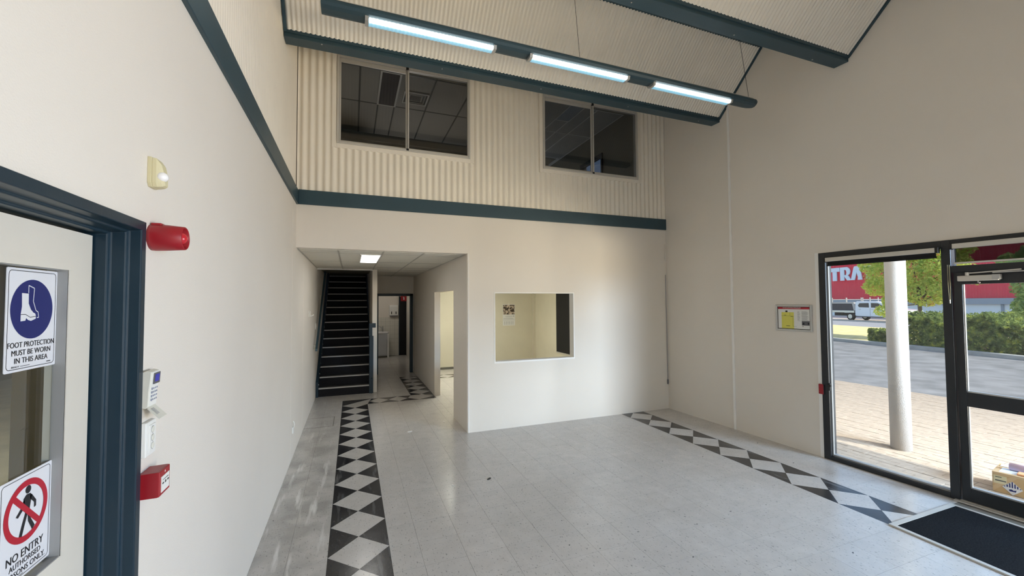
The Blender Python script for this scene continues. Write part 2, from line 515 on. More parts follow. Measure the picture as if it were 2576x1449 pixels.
# ================================================================== ROOM SHELL
# ---- floor: slab, then vinyl tiles and the harlequin border as pieces
floor = struct('floor', bx(-0.9, 5.6, -3.5, 15.4, -0.12, -0.0035), M['sub'])
G = 0.0009
T = 0.305
def tile_prism(pts, inset=G, h=0.0034):
    n = len(pts); c = (sum(p[0] for p in pts) / n, sum(p[1] for p in pts) / n)
    q = []
    for p in pts:
        dx, dy = c[0] - p[0], c[1] - p[1]; L = math.hypot(dx, dy) or 1
        q.append((p[0] + dx / L * inset * 1.4 - c[0], p[1] + dy / L * inset * 1.4 - c[1]))
    mb = MB(); b = 0
    mb.v = [(x, y, 0.0) for x, y in q] + [(x, y, -h) for x, y in q]
    area2 = sum(q[i][0] * q[(i + 1) % n][1] - q[(i + 1) % n][0] * q[i][1] for i in range(n))
    idx = list(range(n)) if area2 > 0 else list(range(n))[::-1]
    mb.face(idx)
    for k in range(n):
        i, j = idx[k], idx[(k + 1) % n]
        mb.face((j, i, i + n, j + n))
    return mb, c
_tcache = {}
def place_tile(name, pts, mt, parent):
    n = len(pts); c = (sum(p[0] for p in pts) / n, sum(p[1] for p in pts) / n)
    key = (name, mt.name) + tuple((round(p[0] - c[0], 3), round(p[1] - c[1], 3)) for p in pts)
    if key not in _tcache:
        mb, _ = tile_prism(pts); _tcache[key] = mb.mesh(name, [mt])
    return _link(name, _tcache[key], parent, (c[0], c[1], 0), None)
def proj(P):
    d = Vector(P) - CAM_P; z = d.dot(CAM_F)
    if z < 0.05: return None
    return (1288 + FPX * d.dot(CAM_R) / z, 724.5 - FPX * d.dot(CAM_U) / z, z)

BW = 0.4313
LB0, LB1 = -0.155, 0.2763
RB0, RB1 = 4.132, 4.5633
# plain tile zones (x0,x1,y0,y1)
zones = [(XL, LB0, -3.0, 8.09), (LB1, RB0, -3.0, YB), (RB1, 5.25, 2.13, YB), (LB1, 1.535, YB, 8.09),
         (XL, LB0, 8.09, 8.507), (XL, 0.36, 8.507, 9.06), (0.36, 1.104, 8.507, 11.4), (1.104, 1.535, 10.66, 11.4),
         (0.495, 1.80, 11.4, 15.1), (1.535, 5.1, YB, 10.16), (1.535, 5.1, 10.59, 11.4)]
gx0, gy0 = 0.49, 2.39
rects_ = []
for (x0, x1, y0, y1) in zones:
    i0 = math.floor((x0 - gx0) / T); i1 = math.ceil((x1 - gx0) / T)
    j0 = math.floor((y0 - gy0) / T); j1 = math.ceil((y1 - gy0) / T)
    for i in range(i0, i1):
        for j in range(j0, j1):
            a0, a1 = max(x0, gx0 + i * T), min(x1, gx0 + (i + 1) * T)
            b0, b1 = max(y0, gy0 + j * T), min(y1, gy0 + (j + 1) * T)
            if a1 - a0 < 0.012 or b1 - b0 < 0.012: continue
            pr = [proj((x, y, 0)) for x, y in ((a0, b0), (a1, b0), (a1, b1), (a0, b1))]
            ar = 0
            if all(pr):
                if any(-10 < p[0] < 2586 and -10 < p[1] < 1460 for p in pr):
                    ar = abs(sum(pr[k][0] * pr[(k + 1) % 4][1] - pr[(k + 1) % 4][0] * pr[k][1] for k in range(4))) / 2
            rects_.append((ar, a0, a1, b0, b1))
rects_.sort(key=lambda r: -r[0])
rest = MB()
for k, (ar, a0, a1, b0, b1) in enumerate(rects_):
    pts = [(a0, b0), (a1, b0), (a1, b1), (a0, b1)]
    if k < 296 and ar > 0:
        place_tile('floor_tile', pts, M['vinyl'], floor)
    else:
        mb, c = tile_prism(pts)
        b = len(rest.v); rest.v += [(x + c[0], y + c[1], z) for x, y, z in mb.v]
        for f in mb.f: rest.face([b + q for q in f])
tag(obj('floor_tile_field', rest, M['vinyl'], floor), kind='stuff')

def border_run(cx, y0, y1, first, axis='y', half=BW / 2):
    """diamonds centred on cx between y0 and y1, centres at first + k*BW, black triangles in the notches"""
    def P(u, v): return (cx + u, v) if axis == 'y' else (v, cx + u)
    def clip(pts):
        out = []
        for lo, sgn in ((y0, 1), (y1, -1)):
            src = pts if not out and lo == y0 else out
            out = []
            for i in range(len(src)):
                a, b = src[i], src[(i + 1) % len(src)]
                ina, inb = (a[1] - lo) * sgn >= -1e-6, (b[1] - lo) * sgn >= -1e-6
                if ina: out.append(a)
                if ina != inb:
                    t = (lo - a[1]) / (b[1] - a[1]); out.append((a[0] + t * (b[0] - a[0]), lo))
            if not out: return []
        cl = []
        for p in out:
            if not cl or math.hypot(p[0] - cl[-1][0], p[1] - cl[-1][1]) > 0.004: cl.append(p)
        if len(cl) > 1 and math.hypot(cl[0][0] - cl[-1][0], cl[0][1] - cl[-1][1]) < 0.004: cl.pop()
        return cl if len(cl) > 2 else []
    k0 = math.floor((y0 - first) / BW) - 1; k1 = math.ceil((y1 - first) / BW) + 1
    for k in range(k0, k1 + 1):
        c = first + k * BW; h = half
        d = clip([(-h, c), (0, c - BW / 2), (h, c), (0, c + BW / 2)])
        if d: place_tile('diamond_tile', [P(*p) for p in d], M['vinyl'], floor)
        for s in (-1, 1):
            t = clip([(s * h, c), (s * h, c + BW), (0, c + BW / 2)])
            if t: place_tile('triangle_tile', [P(*p) for p in t], M['vinyl_black'], floor)
border_run((LB0 + LB1) / 2, -1.0, 7.876, 3.347)
border_run((RB0 + RB1) / 2, 2.13, YB, 2.940)
# corner where the border turns into the passage
yi, yo = 8.092, 8.507
xm = (LB0 + LB1) / 2
place_tile('diamond_tile', [(LB0, yi), (xm, 7.876), (LB1, yi), (0.36, yo)], M['vinyl'], floor)
place_tile('triangle_tile', [(LB0, 7.876), (xm, 7.876), (LB0, yi)], M['vinyl_black'], floor)
place_tile('triangle_tile', [(xm, 7.876), (LB1, 7.876), (LB1, yi)], M['vinyl_black'], floor)
place_tile('triangle_tile', [(LB0, yi), (0.36, yo), (LB0, yo)], M['vinyl_black'], floor)
xs0, xs1 = 0.31, 1.02
stepx = (xs1 - xs0) / 2
ymid = (yi + yo) / 2
for k in range(2):
    a = xs0 + k * stepx
    place_tile('diamond_tile', [(a, ymid), (a + stepx / 2, yi), (a + stepx, ymid), (a + stepx / 2, yo)], M['vinyl'], floor)
tips_lo = [LB1] + [xs0 + (k + .5) * stepx for k in range(2)] + [1.21]
tips_hi = [0.36] + [xs0 + (k + .5) * stepx for k in range(2)] + [1.10]
for k in range(3):
    m_ = xs0 + k * stepx
    place_tile('triangle_tile', [(tips_lo[k], yi), (tips_lo[k + 1], yi), (m_, ymid)], M['vinyl_black'], floor)
    place_tile('triangle_tile', [(tips_hi[k], yo), (m_, ymid), (tips_hi[k + 1], yo)], M['vinyl_black'], floor)
place_tile('diamond_tile', [(xs1, ymid), (1.21, yi), (1.535, 8.30), (1.32, yo), (1.10, yo)], M['vinyl'], floor)
place_tile('triangle_tile', [(1.21, yi), (1.535, yi), (1.535, 8.30)], M['vinyl_black'], floor)
border_run(1.3195, yo, 10.66, yo + BW / 2 + 0.05)
border_run(10.375, 1.66, 5.0, 2.2, axis='x')

# ---- left wall, with its corrugated upper half
wl = MB()
DZ = 2.113
DY0, DY1 = 0.59, 1.712
wl.box(XL - .14, XL, -3.2, DY0, 0, 3.09).box(XL - .14, XL, DY1, 13.6, 0, 2.9).box(XL - .14, XL, DY0, DY1, DZ, 2.9)
wl.box(XL - .14, XL, -3.2, 13.6, 2.9, 3.09).box(XL - .16, XL - 0.012, -3.2, 13.6, 3.09, 6.3)
wall_left = struct('wall_left', wl, M['wall'])
cl = corrugated(MB(), -3.0, 5.74, 0.0445, 0.010, lambda y, o: [(XL - 0.012 + o, y, 3.20), (XL - 0.012 + o, y, 5.4)])
obj('corrugated_cladding', cl, M['clad'], wall_left)
for yy in (5.45, 6.67):
    obj('panel_joint', bx(XL - .001, XL + 0.0015, yy - .004, yy + .004, 0, 2.54 if yy > YB else 3.08), M['wall'], wall_left)
struct('trim_1', bx(XL - .005, XL + 0.022, -3.2, YB - .001, 3.083, 3.262), M['trim'], bevel=0.004)
struct('trim_2', bx(XL + .022, 5.2, YB - .018, YB + .002, 3.086, 3.272), M['trim'], bevel=0.004)

# ---- back wall: lower panels with the service opening, upper cladding with two windows
SO = (1.950, 3.258, 0.975, 1.98)
wb = MB()
y0, y1 = YB, YB + 0.12
wb.box(1.55, SO[0], y0, y1, 0, 2.55).box(SO[1], 5.3, y0, y1, 0, 2.55).box(SO[0], SO[1], y0, y1, 0, SO[2]).box(SO[0], SO[1], y0, y1, SO[3], 2.55)
wb.box(XL - .1, 5.3, y0 + .005, y1, 2.545, 3.18)
wall_back = struct('wall_back', wb, M['wall'])
obj('corner_bead', bx(1.546, 1.556, YB - .003, YB + .01, 0, 2.55), M['bead'], wall_back)
ob = MB()
bars(ob, SO[0] - .012, SO[1] + .012, SO[2] - .022, SO[3] + .012, .016, .016, .025, .016, YB - .005, y1 + .004)
obj('opening_lining', ob, M['bead'], wall_back)
W1 = (-0.200, 1.582, 3.918, 5.092)
W2 = (2.748, 4.534, 3.912, 5.086)
hs = MB()
xs = [XL - .1, W1[0], W1[1], W2[0], W2[1], 5.3]
for i in (0, 2, 4): hs.box(xs[i], xs[i + 1], YB + .03, YB + .16, 3.18, 6.3)
for wn in (W1, W2): hs.box(wn[0], wn[1], YB + .03, YB + .16, 3.18, wn[2]).box(wn[0], wn[1], YB + .03, YB + .16, wn[3], 6.3)
obj('upper_core', hs, M['upwall'], wall_back)
cm = MB()
PB, AB = 0.0873, 0.026
def sheet(xa, xb, za, zb): corrugated(cm, xa, xb, PB, AB, lambda x, o: [(x, YB + .012 - o, za), (x, YB + .012 - o, zb)], 8)
FL = 0.058
sheet(XL, W1[0] - FL, 3.2, 5.6); sheet(W1[1] + FL, W2[0] - FL, 3.2, 5.6); sheet(W2[1] + FL, 5.2, 3.2, 5.6)
for wn in (W1, W2):
    sheet(wn[0] - FL, wn[1] + FL, 3.2, wn[2] - FL); sheet(wn[0] - FL, wn[1] + FL, wn[3] + .02, 5.6)
obj('corrugated_cladding', cm, M['clad'], wall_back)

def sliding_window(name, wn, label):
    x0, x1, z0, z1 = wn
    r = sroot(name, (x0, YB, z0))
    L, H = x1 - x0, z1 - z0
    fl = MB()
    bars(fl, -FL, L + FL, -FL, H + .02, FL, FL, FL, .02, -.010, .03)
    obj('flashing', fl, M['clad'], r, bevel=0.003)
    fr = MB(); t = 0.028
    bars(fr, 0, L, 0, H, t, t, t, t, -.022, .07)
    obj('frame', fr, M['alu'], r, bevel=0.003)
    mid = L * 0.497
    s1 = MB(); b = 0.02
    bars(s1, t + .001, mid + .012, t + .001, H - t - .001, b, .026, .024, .055, .012, .032)
    o1 = obj('sliding_sash', s1, M['alu'], r, bevel=0.002)
    obj('pane', bx(t + b, mid - .014, .020, .024, t + .024, H - t - .055), M['tint'], o1)
    s2 = MB()
    bars(s2, mid + .012, L - t - .001, t + .001, H - t - .001, .018, .012, .014, .018, -.016, .008)
    o2 = obj('fixed_sash', s2, M['alu'], r, bevel=0.002)
    obj('pane', bx(mid + .03, L - t - .012, -.006, -.002, t + .014, H - t - .018), M['tint'], o2)
    ct = MB()
    ct.box(mid - .012, mid + .024, -.030, -.008, H - t - .012, H - .006).box(mid - .006, mid + .026, -.030, -.008, .008, t + .006)
    obj('latch_block', ct, M['black'], r)
sliding_window('window_1', W1, '')
sliding_window('window_2', W2, '')

# ---- right wall (slightly skewed), glazed shopfront in it
GZ = 2.404
G0, G1 = 2.480, 6.70
wr = MB()
wr.box(-.02, G0 - .004, 0, .22, 0, 6.3).box(G0 - .004, G1, 0, .22, GZ, 6.3).box(G1, 9.2, 0, .22, 0, 6.3)
wall_right = struct('wall_right', wr, M['wall'], loc=RC, rot=RROT)
obj('panel_joint', bx(1.280, 1.314, -.014, .01, 0, 6.2), M['bead'], wall_right, bevel=0.004)
obj('corner_bead', bx(G0 - .044, G0 - .004, -.003, .02, 0, GZ + .006), M['bead'], wall_right)

# ---- wall behind the camera, its unseen opening added to admit sky light
wf = MB()
wf.box(-.8, 0.2, -3.22, -3.05, 0, 6.3).box(5.0, 5.7, -3.22, -3.05, 0, 6.3).box(0.2, 5.0, -3.22, -3.05, 2.9, 6.3).box(0.2, 5.0, -3.22, -3.05, 0, 0.25)
struct('wall_front', wf, M['wall'])

# ---- folded roof lining: valleys at the blue gutter beams
ceiling = struct('ceiling', bx(-0.9, 5.7, -3.3, 13.6, 6.25, 6.4), M['upwall'])
PER = 1.704
XR = 5.30
def slope(mb, A, B, x0=XL - .01, x1=XR):
    (ya, za), (yb, zb) = A, B
    L = math.hypot(yb - ya, zb - za); ny, nz = -(zb - za) / L, (yb - ya) / L
    if nz > 0: ny, nz = -ny, -nz
    corrugated(mb, x0, x1, 0.0445, 0.013, lambda x, o: [(x, ya + ny * o, za + nz * o), (x, yb + ny * o, zb + nz * o)])
for k in range(-1, 5):
    yn = 4.610 - PER * k; yf = yn + 0.150
    if k >= 0:
        mb = MB(); slope(mb, (yn - .008, 4.600), (yn - .680, 5.285))
        obj('corrugated_lining', mb, M['clad'], ceiling)
        mb = MB(); slope(mb, (yn - .770, 5.285), (yn - PER + .158, 4.600))
        obj('corrugated_lining', mb, M['clad'], ceiling)
        struct('trim_3', bx(XL, XR, yn - .775, yn - .668, 5.278, 5.345), M['trim'])
        # gutter beam: soffit, shadow groove and near lip
        bm = MB(); bm.box(XL + .001, XR, yn, yf, 4.530, 4.580).box(XL + .001, XR, yn + .004, yf - .004, 4.58, 4.64)
        br = struct('roof_beam', bm, M['trim'], bevel=0.004)
        br.name = 'roof_beam'
        obj('gutter_lip', bx(XL + .001, XR, yn - .012, yn + .01, 4.566, 4.606), M['trim'], br)
        for xx in ((-0.31, 0.946, 2.202, 3.53, 4.80) if k != 1 else (-0.2, 1.06, 2.32, 3.578, 4.768)):
            obj('screw', MB().lathe([(.007, -.006), (.007, -.001), (.004, 0.002)], (xx, yn + (.02 if k == 0 else .066) + .01 * xx, 4.529), 'z', 8), M['silver'], br)
        # scribed angles where the lining meets the side walls
        for xx, w_ in ((XL + .002, .028), (None, .022)):
            tb = MB()
            A, B = Vector((0, yn - .004, 4.585)), Vector((0, yn - .690, 5.285))
            n_ = Vector((0, -.707, -.707)) * .03
            if xx is not None:
                tb.extrude([A + Vector((xx, 0, 0)), B + Vector((xx, 0, 0)), B + n_ + Vector((xx, 0, 0)), A + n_ + Vector((xx, 0, 0))], (w_, 0, 0))
            else:
                xa, xb = RC.x + math.tan(TH) * (RC.y - A.y) - .03, RC.x + math.tan(TH) * (RC.y - B.y) - .03
                ra = [A + Vector((xa, 0, 0)), A + n_ * .6 + Vector((xa, 0, 0)), A + n_ * .6 + Vector((xa + .06, 0, 0)), A + Vector((xa + .06, 0, 0))]
                rb = [B + Vector((xb, 0, 0)), B + n_ * .6 + Vector((xb, 0, 0)), B + n_ * .6 + Vector((xb + .06, 0, 0)), B + Vector((xb + .06, 0, 0))]
                tb.rings([ra, rb])
            obj('edge_angle', tb, M['trim'], br)
    else:
        mb = MB(); slope(mb, (5.52, 5.285), (4.768, 4.600)); slope(mb, (5.78, 5.30), (5.50, 5.30))
        obj('corrugated_lining', mb, M['clad'], ceiling)

# ---- rooms behind: passage, stair well, office, wash room, upper rooms
pw = MB()
OD0, OD1, ODZ = 6.622, 8.285, 2.05
pw.box(1.535, 1.65, YB + .005, OD0, 0, 2.55).box(1.535, 1.65, OD1, 11.4, 0, 2.55).box(1.535, 1.65, OD0, OD1, ODZ, 2.55)
struct('wall_passage', pw, M['wall'])
ew = MB()
ew.box(0.47, 0.59, 11.3, 11.42, 0, 2.65).box(1.50, 1.65, 11.3, 11.42, 0, 2.65).box(0.59, 1.50, 11.3, 11.42, 2.072, 2.65)
struct('wall_passage_end', ew, M['wall'])
fr = MB()
fr.box(0.575, 0.637, 11.27, 11.43, 0, 2.085).box(1.44, 1.515, 11.27, 11.43, 0, 2.085).box(0.575, 1.515, 11.27, 11.43, 2.022, 2.085)
d2 = struct('door_2', fr, M['trim_gloss'], bevel=0.004)
sw = MB(); sw.box(0.395, 0.49, 9.10, 13.6, 0, 5.0)
struct('wall_stair', sw, M['wall'])
sb = MB(); sb.box(XL, 0.40, 9.07, 9.13, 2.52, 3.1)
struct('wall_stair_head', sb, M['bead'])
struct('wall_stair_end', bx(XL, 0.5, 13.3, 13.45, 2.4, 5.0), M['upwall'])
struct('wall_office_back', bx(1.65, 5.3, 11.4, 11.5, 0, 2.9), M['wall_office'])
orr = struct('wall_office_right', bx(5.1, 5.25, YB + .12, 11.5, 0, 2.9), M['wall_office'])
obj('corner_post', bx(5.04, 5.1, 11.30, 11.4, 0, 2.9), M['wall_office'], orr)
struct('baseboard_office', bx(1.65, 5.04, 11.385, 11.4, 0, .06), M['grubby'])
wsr = MB()
wsr.box(.4, 2.1, 15.1, 15.2, 0, 2.8).box(1.80, 1.92, 11.42, 15.1, 0, 2.8).box(.40, .495, 11.3, 15.1, 0, 2.8)
wash = struct('wall_washroom', wsr, M['wall'])
struct('ceiling_washroom', bx(.4, 2.1, 11.3, 15.2, 2.66, 2.75), M['ceiltile'])
struct('ceiling_office', bx(1.6, 5.25, YB + .1, 11.5, 2.62, 2.75), M['ceiltile'])
# passage ceiling: grid and lay-in panels
cp = struct('ceiling_passage', bx(XL - .1, 1.65, YB + .1, 11.4, 2.60, 2.72), M['upwall'])
gxs = [XL, -0.178, 0.398, 0.945, 1.535]
gys = [YB + .115, 6.20, 7.42, 8.50, 9.09]
gys2 = [9.09, 9.70, 10.9, 11.3]
tm = {}
for xi in range(4):
    for yi_ in range(len(gys) + len(gys2) - 2):
        yy = gys if yi_ < 4 else gys2
        q = yi_ if yi_ < 4 else yi_ - 4
        if yi_ >= 4 and xi < 2: continue
        a, b, c, d = gxs[xi] + .008, gxs[xi + 1] - .008, yy[q] + .008, yy[q + 1] - .008
        if yi_ >= 4 and xi == 2: a = 0.50
        if xi == 1 and q == 1 and yi_ < 4: a2 = 0.105; b = a2
        obj('ceiling_tile', bx(a, b, c, d, 2.5415, 2.556), M['ceiltile'], cp)
gr = MB()
for gx in gxs[1:4]: gr.box(gx - .011, gx + .011, YB + .115, 9.09 if gx < .5 else 11.3, 2.538, 2.60)
for gy in gys[1:4]: gr.box(XL, 1.535, gy - .011, gy + .011, 2.5385, 2.6)
for gy in gys2[:3]: gr.box(0.50, 1.535, gy - .011, gy + .011, 2.5385, 2.6)
for e in (XL, 1.535 - .02): gr.box(e, e + .02, YB + .115, 9.09, 2.5385, 2.6)
obj('ceiling_grid', gr, M['ceilgrid'], cp)
# upper rooms seen through the two windows
up = MB()
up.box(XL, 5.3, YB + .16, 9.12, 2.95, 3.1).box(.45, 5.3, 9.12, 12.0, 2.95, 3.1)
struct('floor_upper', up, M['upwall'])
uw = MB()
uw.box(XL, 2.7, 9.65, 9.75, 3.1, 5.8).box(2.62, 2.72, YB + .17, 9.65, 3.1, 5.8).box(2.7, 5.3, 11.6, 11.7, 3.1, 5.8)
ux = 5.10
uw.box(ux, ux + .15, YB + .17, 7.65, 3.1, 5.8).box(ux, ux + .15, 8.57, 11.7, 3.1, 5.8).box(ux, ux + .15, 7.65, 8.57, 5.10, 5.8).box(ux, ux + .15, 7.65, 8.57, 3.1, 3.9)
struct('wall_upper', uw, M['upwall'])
w5 = sroot('window_5', (ux, 7.65, 3.9))
wfr = MB()
bars(wfr, 0, .92, 0, 1.2, .05, .05, .05, .08, -.03, .05, 'yz')
obj('frame', wfr, M['frame'], w5)
obj('pane', bx(.01, .015, .05, .87, .05, 1.12), M['smoke'], w5)
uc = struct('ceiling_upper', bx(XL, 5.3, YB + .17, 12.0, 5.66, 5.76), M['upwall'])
ug = [-.5, .1, .43, .73, 1.31, 1.95, 2.55, 3.28, 3.88, 4.18, 4.48, 5.08]
uy = [YB + .2, 6.88, 8.10, 9.6]
for i in range(len(ug) - 1):
    for j in range(3):
        if i == 2 and j == 1: continue
        if i in (4, 5) and ug[i] > 2.5: pass
        obj('ceiling_tile', bx(ug[i] + .014, ug[i + 1] - .014, uy[j] + .014, uy[j + 1] - .014, 5.605, 5.62), M['uptile'], uc)
for xa_, xb_, ye_, gm_ in ((-.6, 2.62, 9.6, 'screenrim'), (2.72, 5.1, 11.6, 'bead')):
    ugm = MB()
    for g in ug:
        if xa_ < g < xb_: ugm.box(g - .013, g + .013, YB + .2, ye_, 5.600, 5.66)
    for g in uy + [10.3]:
        if g < ye_ + .1: ugm.box(xa_, xb_, g - .013, g + .013, 5.600, 5.66)
    obj('ceiling_grid', ugm, M[gm_], uc)
struct('trim_4', bx(XL, 2.62, 9.58, 9.65, 5.45, 5.60), M['upwall'])

# ================================================================== SHOPFRONT IN THE RIGHT WALL
JW = 0.075
def member(mb, s0, s1, z0, z1, o0=-.012, o1=.10): mb.box(s0, s1, o0, o1, z0, z1)
sl = sroot('window_3', RC, RROT)
f3 = MB()
bars(f3, G0, 3.632, 0, GZ, JW, .067, .045, .075, -.012, .10)
obj('frame', f3, M['frame'], sl, bevel=0.004)
bead = MB()
bead.box(G0 + JW, G0 + JW + .010, .02, .045, .045, GZ - .075).box(G0 + JW, 3.565, .015, .08, .045, .062)
obj('glazing_bead', bead, M['bright'], sl)
obj('pane', bx(G0 + JW, 3.565, .045, .051, .045, GZ - .075), M['glass'], sl)
dt = MB()
dt.box(3.632, 5.52, -.012, .10, GZ - .062, GZ).box(3.632, 5.52, -.012, .10, 2.098, 2.158).box(5.52, 5.60, -.012, .10, 0, GZ)
tr = sroot('window_4', RC, RROT)
obj('frame', dt, M['frame'], tr, bevel=0.004)
obj('pane', bx(3.632, 5.52, .045, .051, 2.158, GZ - .062), M['glass'], tr)
w6 = sroot('window_6', RC, RROT)
f6 = MB()
member(f6, G1 - JW, G1, 0, GZ); member(f6, 5.6, G1, 0, .045); member(f6, 5.6, G1, GZ - .075, GZ)
obj('frame', f6, M['frame'], w6)
obj('pane', bx(5.6, G1 - JW, .045, .051, .045, GZ - .075), M['glass'], w6)
def glazed_door(name, s0, s1):
    r = sroot(name, RC, RROT)
    st = MB()
    st.box(s0, s0 + .058, .005, .055, .018, 2.096).box(s1 - .058, s1, .005, .055, .018, 2.096)
    obj('stile', st, M['frame'], r, bevel=0.003)
    for nm, a, b in (('bottom_rail', .018, .135), ('middle_rail', .872, 1.0), ('top_rail', 1.985, 2.096)):
        obj(nm, bx(s0 + .056, s1 - .056, .006, .054, a, b), M['frame'], r, bevel=0.003)
    gb = MB()
    for a, b in ((.135, .872), (1.0, 1.985)):
        gb.box(s0 + .056, s0 + .066, .012, .03, a, b).box(s1 - .068, s1 - .056, .012, .05, a, b).box(s0 + .06, s1 - .06, .012, .05, a, a + .012)
    obj('glazing_bead', gb, M['silver'], r)
    obj('pane', bx(s0 + .058, s1 - .058, .028, .034, .135, .872), M['glass'], r)
    obj('pane', bx(s0 + .058, s1 - .058, .028, .034, 1.0, 1.985), M['glass'], r)
    return r
glazed_door('door_3', 3.640, 4.572)
glazed_door('door_4', 4.578, 5.512)
th_ = MB()
th_.box(3.60, 5.56, -.055, -.012, 0, .012).box(3.60, 5.56, -.012, .10, 0, .014)
struct('trim_5', th_, M['alu'], loc=RC, rot=RROT, bevel=0.003)

# ================================================================== THINGS ON THE LEFT WALL
# ---- steel door frame and beige door with vision panel
d1 = sroot('door_1', (0, 0, 0))
prof = [(.014, 1.724), (.014, 1.692), (-.018, 1.689), (-.021, 1.678), (-.058, 1.675), (-.061, 1.662), (-.135, 1.659), (-.135, 1.724)]
zt = [2.121, 2.090, 2.087, 2.080, 2.078, 2.070, 2.068, 2.121]
yl = [0.60 - .03, .632, .635, .646, .649, .662, .665, .60 - .03]
jb = MB()
rA = [(XL + d, y, 0.0) for d, y in prof]
rB = [(XL + d, y, z) for (d, y), z in zip(prof, zt)]
rC = [(XL + d, y, z) for (d, _), y, z in zip(prof, yl, zt)]
rD = [(XL + d, y, 0.0) for (d, _), y in zip(prof, yl)]
jb.rings([rA, rB, rC, rD])
obj('door_frame', jb, M['trim_gloss'], d1, bevel=0.0035)
lx = XL - .092
VY0, VY1, VZ0, VZ1 = 0.82, 1.541, 1.155, 1.945
lf = MB()
LY0, LY1, LZ = 0.672, 1.652, 2.060
lf.box(lx - .045, lx, LY0, VY0, .008, LZ).box(lx - .045, lx, VY1, LY1, .008, LZ).box(lx - .045, lx, VY0, VY1, .008, VZ0).box(lx - .045, lx, VY0, VY1, VZ1, LZ)
obj('door_leaf', lf, M['door'], d1)
be = MB()
be.box(lx - .002, lx + .004, VY0 - .02, VY1 + .016, VZ1, VZ1 + .020).box(lx - .002, lx + .002, VY1, VY1 + .016, VZ0, VZ1)
obj('glazing_bead', be, M['door'], d1)
rv = MB()
rv.box(lx - .028, lx - .001, VY1 - .001, VY1 + .001, VZ0, VZ1).box(lx - .028, lx - .001, VY0, VY1, VZ0 - .001, VZ0 + .002).box(lx - .028, lx - .001, VY0, VY1, VZ1 - .002, VZ1 + .001)
obj('vision_panel_reveal', rv, M['bright'], d1)
obj('pane', bx(lx - .029, lx - .0245, VY0, VY1, VZ0, VZ1), M['glass'], d1)

SX = lx - .0240
def sign_base(name, label, y0, z0, wd, ht):
    r = thing(name, label, 'sign', (SX, y0, z0), LROT)
    mb = MB(); mb.extrude(rrect_pts(0, wd, 0, ht, .004, 0), (0, 0, .0015))
    obj('sign_sheet', mb, M['sign'], r)
    ln = MB(); rline(ln, .006, wd - .006, .006, ht - .006, .010, .0016, .0018)
    obj('border_line', ln, M['ink'], r)
    return r
SW, SH = 0.1825, 0.257
s1 = sign_base('safety_sign', 'white foot protection sign with a blue disc and white boot on the door glass', 1.357, 1.683, SW, SH)
mb = MB(); disc(mb, SW * .49, SH * .60, SW * .415, .0019, 56)
obj('blue_disc', mb, M['signblue'], s1)
cx_, cy_ = SW * .49, SH * .60
def sc(pts, k, ox, oy, z): return [(ox + x * k, oy + y * k, z) for x, y in pts]
boot = [(-.52, .62), (-.16, .60), (-.15, .22), (-.02, -.02), (.12, -.14), (.22, -.18), (.26, -.26), (.26, -.38), (.0, -.46), (-.16, -.42), (-.26, -.34), (-.30, -.44), (-.55, -.46), (-.55, -.18), (-.50, .1)]
mb = MB(); mb.poly(sc(boot, SW * .36, cx_ - SW * .03, cy_, .0022))
obj('boot_symbol', mb, M['sign'], s1)
mb = MB()
outl = [(-.17, .62), (-.17, .92), (.14, .82), (.10, .30), (.26, -.06), (.38, -.12), (.42, -.34), (.32, -.34)]
for a, b in zip(outl[:-1], outl[1:]):
    A, B = Vector((a[0], a[1], 0)), Vector((b[0], b[1], 0)); n_ = Vector((-(B - A).y, (B - A).x, 0)).normalized() * .017
    mb.poly(sc([(p.x, p.y) for p in (A - n_, B - n_, B + n_, A + n_)], SW * .36, cx_ - SW * .03, cy_, .0022))
obj('boot_outline', mb, M['sign'], s1)
mb = MB()
sole = [(-.55, -.20), (-.30, -.20), (-.05, -.32), (.26, -.28)]
for a, b in zip(sole[:-1], sole[1:]):
    mb.poly(sc([(a[0], a[1] - .012), (b[0], b[1] - .012), (b[0], b[1] + .012), (a[0], a[1] + .012)], SW * .36, cx_ - SW * .03, cy_, .0024))
obj('sole_line', mb, M['ink'], s1)
for i, (t_, wd) in enumerate((('FOOT PROTECTION', .165), ('MUST BE WORN', .138), ('IN THIS AREA', .118))):
    lettering(t_, wd, .0135, M['ink'], s1, (SW * .5, .066 - i * .0195, .002), bold=.010)
lettering('BRADY', .026, .0042, M['ink'], s1, (.036, .0125, .002), bold=.03)
for q in ((.052, .085, .0118, .013), (SW - .036, SW - .020, .0118, .0142)):
    mb = MB(); rect(mb, q[0], q[1], q[2], q[3], .002); obj('fine_print', mb, M['ink'], s1)

s2 = sign_base('safety_sign', 'white no entry sign with a red barred ring over a walking figure', 1.357, 1.164, SW, SH)
c2x, c2y = SW * .5, SH * .63
mb = MB()
# walking figure
K = SW * .42
hd = [(c2x + K * .05 + K * .13 * math.cos(2 * PI * i / 20), c2y + K * .66 + K * .13 * math.sin(2 * PI * i / 20), .0020) for i in range(20)]
mb.poly(hd)
for pl in ([(-.16, .42), (-.02, .52), (.16, .50), (.22, .40), (.14, .02), (.16, -.10), (-.06, -.10), (-.10, .10), (-.14, .20)],
           [(.12, .48), (.22, .44), (.44, .16), (.44, -.04), (.34, -.06), (.34, .12), (.16, .30)],
           [(-.14, .40), (-.06, .24), (-.18, .06), (-.38, -.10), (-.48, -.04), (-.26, .16)],
           [(-.06, -.06), (.07, -.08), (-.06, -.42), (-.20, -.82), (-.34, -.78), (-.20, -.40)],
           [(.04, -.08), (.17, -.08), (.20, -.34), (.40, -.66), (.28, -.76), (.08, -.40)]):
    mb.poly(sc(pl, K, c2x, c2y, .0020))
obj('walking_figure', mb, M['ink'], s2)
mb = MB(); annulus(mb, c2x, c2y, SW * .335, SW * .42, .0023)
